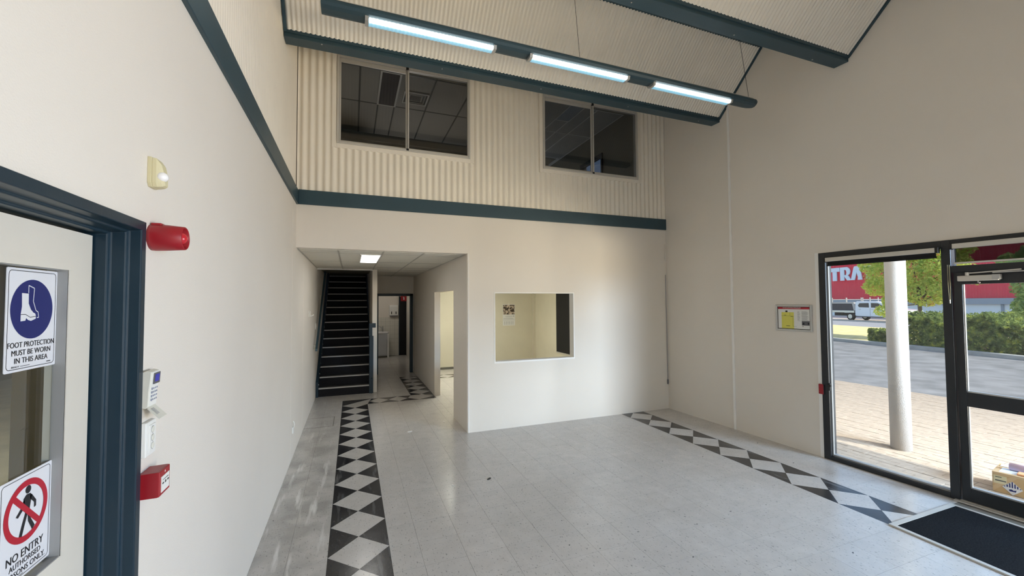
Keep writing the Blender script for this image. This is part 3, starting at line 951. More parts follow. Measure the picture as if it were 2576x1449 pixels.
a_ = math.radians(-45); u_ = Vector((math.cos(a_), math.sin(a_), 0)); v_ = Vector((-u_.y, u_.x, 0))
R_ = SW * .345; h_ = SW * .038; c_ = Vector((c2x, c2y, .0024))
mb.poly([c_ - u_ * R_ - v_ * h_, c_ + u_ * R_ - v_ * h_, c_ + u_ * R_ + v_ * h_, c_ - u_ * R_ + v_ * h_])
obj('prohibition_ring', mb, M['signred'], s2)
for i, (t_, wd, hh, yy) in enumerate((('NO ENTRY', .128, .0195, .0615), ('AUTHORISED', .108, .0135, .040), ('PERSONS ONLY', .138, .0135, .0205))):
    lettering(t_, wd, hh, M['ink'], s2, (SW * .5, yy, .002), bold=.010)
for q in ((.03, .085, .0095, .0108), (SW - .036, SW - .018, .0135, .0145)):
    mb = MB(); rect(mb, q[0], q[1], q[2], q[3], .002); obj('fine_print', mb, M['ink'], s2)

# ---- workshop glimpsed through the vision panel
struct('floor_workshop', bx(-9, XL - .2, -4, 16, -.1, 0), M['conc_floor'])
ww = MB(); ww.box(-8.2, -8, -4, 16, 0, 5).box(-9, XL - .2, 15, 15.2, 0, 5).box(-9, XL - .2, -4.2, -4, 0, 5)
struct('wall_workshop', ww, M['upwall'])
struct('ceiling_workshop', bx(-9, XL - .2, -4.2, 15.2, 4.6, 4.7), M['upwall'])
wp = thing('timber_sheet', 'olive brown sheet standing in the workshop behind the door glass', 'board', (-1.9, 3.72, 0))
obj('sheet', bx(-.16, .16, -.02, .02, 0, 2.4), M['olive'], wp)
obj('edge_strip', bx(.06, .085, -.03, -.02, 0, 2.4), M['ivory'], wp)
wl_ = thing('workshop_fill', 'unseen lamp added to brighten the workshop behind the door', 'lamp', (-4, 5, 4.5))  # out of view, added to brighten what shows through the vision panel
obj('lamp_body', bx(-1.2, 1.2, -.06, .06, .03, .09), M['white'], wl_)
obj('diffuser', bx(-1.2, 1.2, -.05, .05, 0, .03), M['workshop_fill_lamp'], wl_)

# ---- ivory movement light / sounder
p = thing('motion_detector', 'small ivory wall detector with a white frosted globe, above the red siren', 'detector', (XL, 1.765, 2.302), LROT)
def dring(z, t, b, x0, x1): return [(x0, b + .014, z), (x0 + .009, b, z), (x1, b, z), (x1, t, z), (x0, t, z)]
mb = MB(); mb.rings([dring(0, .052, -.050, -.011, .042), dring(.012, .052, -.051, -.011, .042)])
obj('base_plate', mb, M['ivory'], p, bevel=0.0015)
mb = MB(); mb.rings([dring(.012, .050, -.050, -.009, .040), dring(.024, .049, -.049, -.008, .039), dring(.036, .030, -.046, -.002, .037), dring(.044, -.004, -.040, .004, .034)])
obj('housing', mb, M['ivory'], p, bevel=0.0015)
mb = MB(); mb.smooth = True; mb.sphere((.008, -.012, .036), .0175)
obj('globe_lens', mb, M['globe'], p)

# ---- red siren
p = thing('warning_siren', 'red horn shaped warning siren mounted beside the blue door frame', 'siren', (XL, 1.802, 2.082), LROT)
mb = MB(); mb.smooth = True
mb.lathe([(.046, 0), (.047, .012), (.045, .05), (.041, .096), (.0385, .098), (.036, .095), (.034, .06), (.012, .058)], (0, 0, 0), 'z', 36)
obj('horn_body', mb, M['red'], p)
mb = MB(); mb.smooth = True; mb.lathe([(.026, .055), (.024, .085), (.015, .098), (.004, .103)], (0, 0, 0), 'z', 24)
obj('inner_dome', mb, M['redlens'], p)
obj('mounting_tab', bx(-.022, .016, .040, .0485, .004, .034), M['red'], p, bevel=0.002)

# ---- alarm keypad
p = thing('alarm_keypad', 'white alarm keypad with blue screen and an open flap, above the switch plate', 'keypad', (XL, 1.743, 1.497), LROT)
kb = MB(); kw, kh = .062, .125
sect = lambda z0_: None
side = [(0, .004), (0, kh - .004), (.014, kh + .002), (.030, kh - .002), (.0285, kh * .8), (.024, kh * .45), (.022, .006), (.014, 0)]
kb.extrude([(0, y, z) for z, y in side], (kw, 0, 0))
obj('case', kb, M['offwhite'], p, bevel=0.003)
ff = MB(); ff.rings([[(x, kh - .004, .0305), (x, kh * .8, .0292), (x, kh * .45, .0248), (x, .008, .0228), (x, .008, .021), (x, kh - .004, .028)] for x in (.004, kw - .004)])
obj('face_plate', ff, M['white'], p)
sc_ = MB(); sc_.extrude([(.015, kh - .008, .0312), (kw - .002, kh - .008, .0312), (kw - .002, kh - .045, .0292), (.015, kh - .045, .0292)], (0, 0, .002))
obj('screen_bezel', sc_, M['screenrim'], p)
sd_ = MB(); sd_.poly([(.020, kh - .013, .0337), (.020, kh - .038, .0318), (kw - .009, kh - .038, .0318), (kw - .009, kh - .013, .0337)])
obj('screen', sd_, M['screen'], p)
km = None
for r_ in range(4):
    for c__ in range(4):
        kk = MB(); wk = .0085 if c__ == 0 else .006
        kk.lathe([(wk / 2, 0), (wk / 2, .0012), (wk / 2 * .7, .0018)], (0, 0, 0), 'z', 10)
        zz = .0249 - r_ * .0006 + .001
        obj('key', kk, M['keys'], p, loc=(.015 + c__ * .0125, kh - .060 - r_ * .0125, zz))
fl_ = MB()
fl_.extrude([(.002, .004, .020), (.002, -.034, .054), (.002, -.036, .052), (.002, .001, .018)], (kw - .004, 0, 0))
flap = obj('flap', fl_, M['offwhite'], p)
pl_ = MB()
for i in range(7):
    t0 = .16 + i * .075; A = Vector((.010, .004 - .038 * t0, .020 + .034 * t0)); 
    B = Vector((.010, .004 - .038 * (t0 + .035), .020 + .034 * (t0 + .035))); e_ = Vector((0, .0006, .0007))
    pl_.poly([A + e_, A + e_ + Vector((.022, 0, 0)), B + e_ + Vector((.022, 0, 0)), B + e_])
obj('printed_lines', pl_, M['greyink'], flap)

# ---- switch plate with three rockers
p = thing('switch_plate', 'white plate with three round rocker switches, under the open keypad flap', 'switch', (XL, 1.752, 1.333), LROT)
obj('surround', bx(0, .076, 0, .115, 0, .015), M['white'], p, bevel=0.003)
obj('cover_plate', bx(.018, .066, .012, .103, .015, .018), M['white'], p, bevel=0.001)
for i in range(3):
    mb = MB(); mb.lathe([(.0105, .018), (.0105, .0195), (.009, .0205)], (.042, .030 + i * .0275, 0), 'z', 16)
    rk = obj('rocker', mb, M['offwhite'], p)
    mb = MB(); annulus(mb, .042, .030 + i * .0275, .0108, .0122, .0184, 24)
    obj('rim', mb, M['greyink'], rk)

# ---- manual call point
p = thing('fire_call_point', 'red box fire alarm call point low on the wall beside the door frame', 'alarm', (XL, 1.741, 1.200), LROT)
cw, ch, cdp = .086, .084, .058
mb = MB()
mb.rings([[(0, 0, 0), (cw, 0, 0), (cw, ch - .002, 0), (0, ch - .002, 0)], [(0, 0, cdp - .008), (cw, 0, cdp - .008), (cw, ch, cdp - .008), (0, ch, cdp - .008)],
          [(0.001, .002, cdp), (cw - .001, .002, cdp), (cw - .001, ch - .001, cdp), (.001, ch - .001, cdp)]])
obj('case', mb, M['red'], p, bevel=0.002)
fp = MB(); fp.box(.012, cw - .012, .012, ch - .020, cdp, cdp + .002)
el = obj('break_panel', fp, M['white'], p)
mb = MB()
zz = cdp + .0025
for s_ in (-1, 1):
    mb.poly([(cw / 2 + s_ * .022, .040 - .004, zz), (cw / 2 + s_ * .022, .040 + .004, zz), (cw / 2 + s_ * .010, .040, zz)])
    rect(mb, min(cw / 2 + s_ * .022, cw / 2 + s_ * .027), max(cw / 2 + s_ * .022, cw / 2 + s_ * .027), .0385, .0415, zz)
disc(mb, cw / 2, .040, .005, zz, 16)
rect(mb, .020, cw - .020, .050, .052, zz)
obj('press_symbol', mb, M['ink'], el)
mb = MB(); disc(mb, cw / 2, ch - .010, .004, cdp + .0006, 14)
obj('indicator', mb, M['white'], p)

# ---- outlet and hooks further along the wall
p = thing('wall_outlet', 'small white outlet low on the left wall near the floor', 'outlet', (XL, 5.62, .295), LROT)
obj('plate', bx(-.02, .05, 0, .075, 0, .010), M['white'], p, bevel=0.002)
mb = MB(); mb.tube([(.016, .06, .011), (.016, .10, .02), (.02, .13, .012), (.02, .14, .004)], .004)
obj('plug_lead', mb, M['white'], p)
for i, (yy, lb) in enumerate(((7.50, 'white wall hook on the left wall, the one nearer the room'), (7.74, 'white wall hook on the left wall, the one nearer the stairs'))):
    p = thing('wall_hook', lb, 'hook', (XL, yy, 1.63), LROT, group='white hooks on the passage wall')
    obj('back_strip', bx(-.012, .012, 0, .085, 0, .006), M['white'], p)
    mb = MB(); mb.tube([(0, .008, .004), (0, .004, .03), (0, .016, .05), (0, .03, .052)], .006)
    obj('hook_arm', mb, M['white'], p)
p = thing('light_switch', 'narrow white light switch on the wall beside the stair handrail', 'switch', (XL, 8.86, 1.34), LROT)
obj('plate', bx(0, .075, 0, .115, 0, .010), M['white'], p, bevel=0.002)
obj('rocker', bx(.030, .045, .045, .072, .010, .014), M['offwhite'], p)

# ================================================================== STAIRS
st = thing('staircase', 'straight black carpeted staircase with pale nosings and blue stringers', 'stairs', (-0.14, 9.05, 0))
NST, RISE, GO, SY = 15, 0.175, 0.27, 9.05
sx0, sx1 = -.14 - .46, -.14 + .52
for i in range(NST):
    y_ = i * GO
    obj('step', bx(-.468, .512, y_, y_ + GO + .02, max(0, i * RISE - .03), (i + 1) * RISE - .004), M['tread'], st)
    nb = MB(); nb.box(-.466, .510, y_ - .012, y_ + .045, (i + 1) * RISE - .004, (i + 1) * RISE).box(-.466, .510, y_ - .012, y_ - .006, (i + 1) * RISE - .026, (i + 1) * RISE)
    obj('nosing', nb, M['nosing'], st)
sg = MB()
def strg(xa, xb):
    e = NST * GO + .2
    k = RISE / GO
    sg.extrude([(xa, -.055, 0), (xa, -.055, .30), (xa, e, .30 + (e + .055) * k), (xa, e, (e - .25) * k), (xa, .25, 0)], (xb - xa, 0, 0))
strg(-.513, -.470)
obj('stringer', sg, M['trim_gloss'], st)
sg = MB(); strg(.513, .533)
obj('stringer', sg, M['trim_gloss'], st)
for i in range(NST):
    cl_ = MB(); cl_.box(-.470, -.462, i * GO + .02, i * GO + .04, (i + 1) * RISE + .05, (i + 1) * RISE + .07)
    obj('clip', cl_, M['nosing'], st)
nw = MB(); nw.box(.475, .555, -.03, .045, 0, 1.165)
obj('newel_post', nw, M['trim_gloss'], st, bevel=0.005)
n2 = MB(); n2.extrude([(.470, .0, 1.165), (.470, .0, 1.40), (.470, .06, 1.41), (.470, .06, 1.17)], (.065, 0, 0)); n2.box(.470, .60, -.005, .045, 1.335, 1.425)
obj('rail_bracket', n2, M['trim_gloss'], st, bevel=0.003)
hr = thing('handrail', 'slim grey blue handrail climbing the left wall beside the stairs', 'handrail', (XL + .06, 8.3, 1.0))
mb = MB(); k_ = RISE / GO
mb.extrude([(-.02, .0, -.024), (-.02, 0, .024), (-.02, 4.2, .024 + 4.2 * k_), (-.02, 4.2, -.024 + 4.2 * k_)], (.034, 0, 0))
obj('rail', mb, M['trim'], hr, bevel=0.004)
for t_ in (.15, 1.6, 3.2):
    obj('bracket', bx(-.06, 0, t_ - .02, t_ + .02, t_ * k_ - .09, t_ * k_ - .02), M['offwhite'], hr)

# ================================================================== CEILING LIGHTS
p = thing('ceiling_light', 'lit rectangular ceiling panel light over the passage by the stairs', 'light', (.25, 6.87, 2.545))
obj('diffuser', bx(-.125, .128, -.58, .60, -.012, 0), M['troffer'], p)
fr_ = MB(); bars(fr_, -.145, .142, -.6, .62, .02, .014, .02, .02, -.014, .02, 'xy')
obj('rim', fr_, M['white'], p)
p = thing('ceiling_light', 'warm rectangular ceiling panel light in the office', 'light', (2.5, 9.3, 2.61))
obj('diffuser', bx(-.3, .3, -.6, .6, -.01, 0), M['office_lamp'], p)
p = thing('ceiling_light', 'small round ceiling light in the wash room', 'light', (.55, 13.9, 2.655))
obj('diffuser', MB().lathe([(.30, 0), (.30, -.04), (.20, -.06)], (0, 0, 0), 'z', 24), M['troffer'], p)

# suspended light bar
lb = thing('light_bar', 'long dark blue suspended bar with three fluorescent lamps under the folded ceiling', 'light fitting', (2.2, 3.69, 4.30))
def bar_ring(x, k=1.0, kz=1.0):
    pr = [(-.085, .030), (.085, .030), (.092, .018), (.088, 0), (.070, -.018), (.035, -.028), (-.035, -.028), (-.070, -.018), (-.088, 0), (-.092, .018)]
    return [(x, y * k, z * kz) for y, z in pr]
mb = MB(); mb.rings([bar_ring(-2.455), bar_ring(2.38), bar_ring(2.44, .93), bar_ring(2.475, .75), bar_ring(2.49, .45)])
obj('bar', mb, M['trim'], lb, bevel=0.003)
mb = MB(); mb.box(-2.45, 2.38, -.084, -.079, .030, .036)
obj('light_spill_strip', mb, M['alu'], lb)  # pale strip standing in for light spilt along the bar's top edge
for i, (xa, xb) in enumerate(((.087, 1.264), (1.61, 2.785), (3.10, 4.284))):
    L_ = xb - xa; xo = xa - 2.2
    mb = MB()
    rs = []; nseg = 66
    for k in range(nseg + 1):
        x = xo + .03 + (L_ - .06) * k / nseg; rr = .052 - (.004 if k % 2 else 0)
        rs.append([(x, .012 + rr * math.cos(PI * q / 10), -.026 - rr * .62 * math.sin(PI * q / 10)) for q in range(11)])
    mb.rings(rs, cap=False, closed=False)
    ln_ = obj('lamp_cover', mb, M['lens'], lb)
    mb = MB(); mb.smooth = True
    rs = []
    for k in range(nseg + 1):
        x = xo + .035 + (L_ - .07) * k / nseg; rr = .022 - (.003 if k % 2 else 0)
        rs.append([(x, -.030 + rr * math.cos(2 * PI * q / 12), -.040 + rr * math.sin(2 * PI * q / 12)) for q in range(12)])
    mb.rings(rs)
    obj('tube', mb, M['lamp'], lb)
    for e in (xo, xo + L_ - .03):
        obj('end_cap', MB().extrude([(e, -.056, -.022), (e, .066, -.022), (e, .050, -.052), (e, .01, -.060), (e, -.045, -.056)], (.03, 0, 0)), M['silver'], lb)
for x, z_ in ((-2.42, 1.0), (0.0, 1.0), (2.42, 1.0)):
    mb = MB(); mb.tube([(x, 0, .03), (x, .12, .93)], .0025, 6)
    obj('suspension_wire', mb, M['black'], lb)

# upstairs fittings
p = thing('ceiling_vent', 'square louvred air vent in the dark ceiling behind the first upper window', 'vent', (1.06, 7.62, 5.59))
for i in range(4):
    a = .22 - i * .05
    mb = MB()
    bars(mb, -a, a, -a, a, .022, .022, .022, .022, -.012 + i * .008, .004 + i * .004, 'xy')
    obj('louvre', mb, M['white'] if i == 0 else M['uptile'], p)
obj('back_plate', bx(-.2, .2, -.2, .2, .008, .02), M['black'], p)
p = thing('ceiling_light', 'unlit long ceiling troffer behind the first upper window', 'light', (.58, 7.50, 5.602))
obj('diffuser', bx(-.14, .14, -.58, .58, -.004, .01), M['canvas'], p)
fr_ = MB(); bars(fr_, -.17, .17, -.61, .61, .03, .03, .03, .03, -.008, .01, 'xy')
obj('rim', fr_, M['white'], p)
p = thing('ceiling_light', 'unlit grey ceiling troffer behind the second upper window', 'light', (4.03, 7.05, 5.600))
obj('diffuser', bx(-.14, .14, -.45, .45, -.004, .01), M['greyclad'], p)
fr_ = MB(); bars(fr_, -.165, .165, -.48, .48, .025, .025, .03, .03, -.008, .01, 'xy')
obj('rim', fr_, M['white'], p)

# ================================================================== OFFICE AND WASH ROOM
p = thing('wall_calendar', 'white wall calendar with a sepia photograph hanging on the office back wall', 'calendar', (4.10, 11.397, 1.158), BROT)
obj('backing_sheet', bx(0, .385, 0, .62, 0, .003), M['paper'], p)
ph = MB(); rect(ph, .012, .373, .325, .605, .0036)
sep = bpy.data.materials.new('sepia_photograph'); sep.use_nodes = True
n, l = sep.node_tree.nodes, sep.node_tree.links
tc = n.new('ShaderNodeNewGeometry'); nz = n.new('ShaderNodeTexNoise'); nz.inputs['Scale'].default_value = 16; nz.inputs['Detail'].default_value = 5
l.new(tc.outputs['Position'], nz.inputs['Vector'])
cr = n.new('ShaderNodeValToRGB'); cr.color_ramp.elements[0].position = .40; cr.color_ramp.elements[0].color = rgb(48, 34, 22)
cr.color_ramp.elements[1].position = .62; cr.color_ramp.elements[1].color = rgb(206, 188, 168)
l.new(nz.outputs[0], cr.inputs[0]); l.new(cr.outputs[0], n['Principled BSDF'].inputs['Base Color'])
obj('photograph', ph, sep, p)
mb = MB()
for i in range(6):
    for j in range(5): rect(mb, .045 + i * .052, .070 + i * .052, .035 + j * .020, .044 + j * .020, .0037)
rect(mb, .02, .365, .160, .165, .0037); rect(mb, .08, .30, .275, .281, .0037); rect(mb, .08, .30, .250, .256, .0037); rect(mb, .02, .33, .195, .205, .0037); rect(mb, .32, .36, .265, .285, .0037)
obj('printed_lines', mb, M['greyink'], p)
mb = MB(); mb.tube([(.17, .62, .004), (.19, .665, .006), (.20, .62, .004)], .004)
obj('hanger', mb, M['white'], p)
p = thing('roller_blind', 'black roller blind drawn down beside the office corner', 'blind', (5.085, 8.5, 0))
obj('fabric', bx(0, .006, -1.1, 1.42, .52, 2.45), M['blind'], p)
obj('bottom_bar', bx(-.008, .012, -1.1, 1.43, .49, .525), M['alu'], p)
obj('roller', MB().lathe([(.03, -1.1), (.03, 1.42)], (-.02, 0, 2.47), 'y', 12), M['alu'], p)

# floor hatch scribed in the vinyl near the left wall
htch = MB()
for q in ((-.655, -.25, 6.85, 6.862), (-.655, -.25, 7.40, 7.412), (-.262, -.25, 6.85, 7.412)): htch.box(q[0], q[1], q[2], q[3], -.001, .0006)
obj('cut_line', htch, M['grubby'], floor)

# wash room
wt = MB(); wt.box(0.5, 1.545, 15.092, 15.1, 0, 1.335)
tl = struct('trim_6', wt, M['grout'])
for i in range(7):
    for j in range(9):
        obj('wall_tile', bx(.480 + i * .153, .480 + i * .153 + .149, 15.086, 15.093, .006 + j * .148, .006 + j * .148 + .144), M['tile_wall'], tl)
d5 = sroot('door_5', (1.55, 15.08, 0))
obj('door_leaf', bx(0.01, .24, -.01, .019, .008, 2.06), M['near_black'], d5)  # near-black leaf filling the opening
obj('door_frame', bx(-.01, .012, -.02, .019, 0, 2.08), M['trim_gloss'], d5)
p = thing('vanity_unit', 'pale grey vanity cabinet with basin in the wash room', 'vanity', (.75, 14.85, 0))
obj('cabinet', bx(-.24, .42, -.21, .235, .06, .80), M['vanity'], p, bevel=.004)
obj('cabinet_door', bx(-.22, .355, -.226, -.21, .09, .60), M['vanity'], p, bevel=.004)
obj('side_post', bx(.37, .42, -.225, -.20, 0, .80), M['bead'], p)
bs = MB(); bs.smooth = True
ring = lambda a, b, z, n_=28: [(.10 + a * .78 * math.cos(2 * PI * q / n_), -.0 + b * math.sin(2 * PI * q / n_), z) for q in range(n_)]
bs.rings([ring(.40, .22, .80), ring(.43, .235, .83), ring(.43, .235, .855), ring(.38, .19, .86), ring(.30, .15, .81), ring(.1, .06, .78)])
obj('basin', bs, M['globe'], p)
obj('kick_board', bx(-.24, .42, -.19, .2, 0, .06), M['grubby'], p)
p = thing('basin_tap', 'chrome mixer tap standing on the wash room basin', 'tap', (.99, 14.93, .858))
mb = MB(); mb.lathe([(.024, 0), (.022, .14), (.016, .19)], (0, 0, 0), 'z', 12)
obj('tap_body', mb, M['silver'], p)
mb = MB(); mb.tube([(0, -.01, .10), (-.08, -.04, .16), (-.16, -.06, .22), (-.19, -.07, .22)], .014)
obj('spout', mb, M['silver'], p)
p = thing('towel_dispenser', 'white paper towel dispenser on the wash room wall above the tiles', 'dispenser', (1.36, 15.098, 1.40))
mb = MB(); mb.extrude([(-.15, -.10, 0), (-.15, -.10, .30), (-.15, -.08, .36), (-.15, 0, .37), (-.15, 0, 0)], (.30, 0, 0))
obj('case', mb, M['white'], p, bevel=.012)
for s_ in (-.075, .075): obj('slot', bx(s_ - .014, s_ + .014, -.104, -.098, .05, .14), M['black'], p)
obj('towel_slot', bx(-.13, .13, -.105, -.01, -.03, 0), M['screenrim'], p)
p = thing('fire_sign', 'small red fire equipment sign over the dark wash room doorway', 'sign', (1.60, 15.055, 1.90), BROT)
obj('sign_sheet', bx(0, .20, 0, .19, 0, .004), M['red'], p)
mb = MB(); mb.extrude(rrect_pts(.09, .125, .045, .13, .012, .0042), (0, 0, .0006)); rect(mb, .098, .117, .130, .15, .0045); rect(mb, .075, .092, .135, .150, .0045)
obj('extinguisher_symbol', mb, M['sign'], p)

# ================================================================== THINGS ON THE RIGHT WALL
p = thing('evacuation_plan', 'silver framed evacuation diagram with red header on the right wall', 'sign', RW(1.942, 0, 1.462), PROT)
ew_, eh_ = .448, .328
mb = MB(); t_ = .024
bars(mb, 0, ew_, 0, eh_, t_, t_, t_, t_, 0, .014, 'xy')
obj('frame', mb, M['silver'], p, bevel=.004)
obj('sheet', bx(t_ * .5, ew_ - t_ * .5, t_ * .5, eh_ - t_ * .5, 0, .005), M['paper'], p)
a0, a1, b0, b1 = t_, ew_ - t_, t_, eh_ - t_
mb = MB(); rect(mb, a0, a1, b1 - .030, b1, .0056); obj('header_band', mb, M['signred'], p)
lettering('EVACUATION DIAGRAM', .22, .013, M['paper'], p, ((a0 + a1) / 2 - .02, b1 - .014, .006), bold=.02)
mb = MB()
rline(mb, a0, a1, b0, b1, .001, .006, .0058)
obj('border_line', mb, M['ink'], p)
mb = MB(); rect(mb, .075, .230, .030, .235, .0058); obj('plan_area', mb, M['yellow'], p)
mb = MB()
for q in ((.125, .152, .235, .256), (.075, .23, .186, .188), (.18, .182, .188, .235), (.215, .217, .06, .19), (.215, .26, .058, .060), (.105, .135, .196, .200), (.13, .18, .060, .065), (.19, .214, .180, .184)):
    rect(mb, q[0], q[1], q[2], q[3], .0060)
obj('plan_lines', mb, M['ink'], p)
mb = MB()
for i in range(13): rect(mb, .325, .405 - (i * 7 % 5) * .005, .135 + i * .009, .139 + i * .009, .0060)
for i in range(11): rect(mb, .275, .305 - (i * 3 % 4) * .003, .130 + i * .011, .134 + i * .011, .0060)
obj('printed_lines', mb, M['greyink'], p)
mb = MB(); rect(mb, .325, .415, .075, .125, .0060); obj('map_inset', mb, M['screenrim'], p)
mb = MB()
for q in ((.325, .418, .127, .131), (.335, .355, .085, .108), (.395, .412, .088, .110), (.33, .345, .06, .066)): rect(mb, q[0], q[1], q[2], q[3], .0064)
obj('inset_marks', mb, M['ink'], p)

p = thing('release_box', 'small red box with black band on the edge of the window frame', 'box', RW(2.447, -.002, .742), PROT)
obj('case', bx(0, .052, 0, .115, 0, .022), M['red'], p, bevel=.003)
for i in range(3): obj('printed_line', bx(.004, .042, .022 + i * .030, .028 + i * .030, .022, .0226), M['signred'], p)
obj('end_strip', bx(.052, .062, 0, .115, 0, .018), M['ink'], p)
p = thing('window_latch', 'small black latch on the inner edge of the tall side window', 'latch', RW(2.545, -.012, .80), PROT)
obj('base', bx(0, .032, 0, .085, 0, .02), M['black'], p, bevel=.003)
obj('lever', bx(.012, .050, .045, .070, .012, .035), M['black'], p, bevel=.003)

def roller(name, label, s0, s1, ztop, drop, fabric):
    p = thing(name, label, 'blind', RW((s0 + s1) / 2, -.02, ztop), RROT)
    hl = (s1 - s0) / 2
    mb = MB(); mb.smooth = True; mb.lathe([(.024, -hl + .02), (.024, hl - .02)], (0, -.012, -.026), 'x', 16)
    obj('roller_tube', mb, M['alu'], p)
    obj('head_cover', bx(-hl + .02, hl - .02, -.040, -.030, -.050, -.004), M['alu'], p, bevel=.003)
    obj('end_bracket', bx(-hl, -hl + .02, -.042, .006, -.055, 0), M['black'], p)
    obj('end_bracket', bx(hl - .02, hl, -.042, .006, -.055, 0), M['black'], p)
    obj('fabric', bx(-hl + .025, hl - .025, -.004, .0, -.05 - drop, -.03), fabric, p)
    obj('bottom_bar', bx(-hl + .022, hl - .022, -.012, .006, -.066 - drop, -.050 - drop), M['alu'] if drop > .1 else M['blind'], p, bevel=.003)
    return p
mesh_f = bpy.data.materials.new('black_mesh_blind'); mesh_f.use_nodes = True
n, l = mesh_f.node_tree.nodes, mesh_f.node_tree.links
n.clear(); o_ = n.new('ShaderNodeOutputMaterial'); d_ = n.new('ShaderNodeBsdfDiffuse'); d_.inputs[0].default_value = rgb(34, 30, 32)
t__ = n.new('ShaderNodeBsdfTransparent'); mx = n.new('ShaderNodeMixShader'); mx.inputs[0].default_value = .68
l.new(t__.outputs[0], mx.inputs[1]); l.new(d_.outputs[0], mx.inputs[2]); l.new(mx.outputs[0], o_.inputs[0])
roller('roller_blind', 'dark roller blind rolled up at the top of the tall side window', 2.560, 3.562, GZ - .062, .035, M['blind'])
roller('roller_blind', 'dark see-through roller blind pulled down over the window above the door', 3.640, 5.50, GZ - .040, .125, mesh_f)
p = thing('bead_chain', 'thin pale bead chain loop hanging beside the entrance door', 'chain', RW(3.622, -.03, 2.17), RROT)
mb = MB(); mb.tube([(-.006, 0, 0), (-.006, 0, -.18), (-.002, 0, -.33), (.006, 0, -.33), (.008, 0, -.18), (.006, 0, 0)], .0018, 6)
obj('chain', mb, M['ivory'], p)
mb = MB(); mb.tube([(.002, 0, -.325), (.002, 0, -.36)], .005, 6)
obj('weight', mb, M['offwhite'], p)
p = thing('door_closer', 'pale metal door closer with folding arm at the top of the entrance door', 'door closer', RW(3.81, 0, 2.04), RROT)
obj('body', bx(-.128, .132, -.045, .004, -.028, .022), M['alu'], p, bevel=.006)
obj('end_block', bx(.092, .140, -.047, .002, -.020, .024), M['nosing'], p, bevel=.003)
mb = MB(); mb.extrude([(-.06, -.052, .036), (-.06, -.040, .036), (.27, -.060, .050), (.27, -.075, .050)], (0, 0, .010))
obj('arm', mb, M['alu'], p)
mb = MB(); mb.extrude([(.10, -.055, .034), (.10, -.045, .034), (.60, -.020, .044), (.60, -.034, .044)], (0, 0, .008))
obj('arm', mb, M['alu'], p)
obj('pivot', MB().lathe([(.014, .02), (.014, .05)], (-.06, -.045, 0), 'z', 12), M['alu'], p)
mb = MB(); mb.tube([(.0, -.02, -.028), (0, -.02, -.042), (.012, -.02, -.046)], .006)
obj('adjuster', mb, M['nosing'], p)
p = thing('hanging_cord', 'thin grey cord hanging from a hook in the far corner', 'cord', (5.075, YB - .012, 2.30))
mb = MB(); mb.tube([(0, 0, 0), (.003, 0, -.5), (.008, 0, -1.25), (.010, 0, -1.83)], .0055, 6)
obj('cord', mb, M['greyink'], p)
mb = MB(); mb.tube([(.010, 0, -1.80), (.010, 0, -1.88)], .012, 8)
obj('weight', mb, M['screenrim'], p)
mb = MB(); mb.tube([(.02, .0, .04), (0, -.01, .02), (0, 0, 0)], .004)
obj('hook', mb, M['white'], p)
p = thing('conduit_saddle', 'cream cable saddle in the far corner above the hanging cord', 'bracket', (5.075, YB - .004, 2.56))
mb = MB(); mb.tube([(0, 0, 0), (.0, -.015, .02), (0, -.02, .12), (0, -.015, .25), (0, 0, .27)], .009)
obj('strap', mb, M['wall'], p)

# ---- entrance mat in its aluminium edging
p = thing('entrance_mat', 'charcoal ribbed entrance mat inside a pale aluminium edge strip by the door', 'mat', (4.6, 1.3, 0))
P_ = [(4.150, 2.085), (5.02, 2.085), (5.13, -0.9), (4.02, -0.9)]
mb = MB(); mb.extrude([(x - 4.6, y - 1.3, .0005) for x, y in P_], (0, 0, .009))
obj('carpet_insert', mb, M['mat'], p)
Q_ = [(4.118, 2.125), (5.045, 2.125), (5.155, -0.95), (3.985, -0.95)]
for i in (0, 1, 3):
    j = (i + 1) % 4
    e = MB(); e.extrude([(Q_[i][0] - 4.6, Q_[i][1] - 1.3, .0005), (Q_[j][0] - 4.6, Q_[j][1] - 1.3, .0005), (P_[j][0] - 4.6, P_[j][1] - 1.3, .0005), (P_[i][0] - 4.6, P_[i][1] - 1.3, .0005)], (0, 0, .012))
    obj('edge_strip', e, M['alu'], p)
# ---- scraps on the floor
for (x, y, s_, mt, nm, lb) in ((.778, 6.13, .05, 'paper', 'paper_scrap', 'torn white paper scrap on the floor before the passage'),
                              (1.34, 6.43, .022, 'paper', 'paper_scrap', 'tiny white paper scrap near the office doorway'),
                              (1.346, 4.195, .03, 'ink', 'rubber_crumb', 'black rubber crumb on the open grey floor'),
                              (.10, 2.05, .02, 'paper', 'paper_scrap', 'tiny white crumb beside the harlequin border in front'),
                              (.962, 4.18, .016, 'paper', 'paper_scrap', 'tiny white scrap on the grey floor left of the rubber crumb')):
    mb = MB()
    pts = [(s_ * math.cos(a) * (.5 + .5 * random.random()) * 1.3, s_ * .6 * math.sin(a) * (.6 + .4 * random.random()), .001) for a in [2 * PI * i / 7 for i in range(7)]]
    mb.extrude(pts, (0, 0, .004))
    tag(obj(nm, mb, M[mt], loc=(x, y, 0), rot=(0, 0, random.random() * 3)), lb, 'scrap')

# ================================================================== OUTDOORS
OA = math.radians(14)
ON = Vector((math.cos(OA), -math.sin(OA), 0)); OT = Vector((math.sin(OA), math.cos(OA), 0))
OROT = (0, 0, math.atan2(ON.y, ON.x))       # local x = away from the building, local y = along the street
def O(n_, t_, z=0.0): return ON * n_ + OT * t_ + Vector((0, 0, z))
# paving beside the shopfront: pavers as pieces near the glass
pv = struct('ground_paving', bx(.12, 5.6, -9, 12, -.12, -.012), M['joint'], loc=(0, 0, 0))
pv.location = RC + DV * 0; pv.rotation_euler = RROT
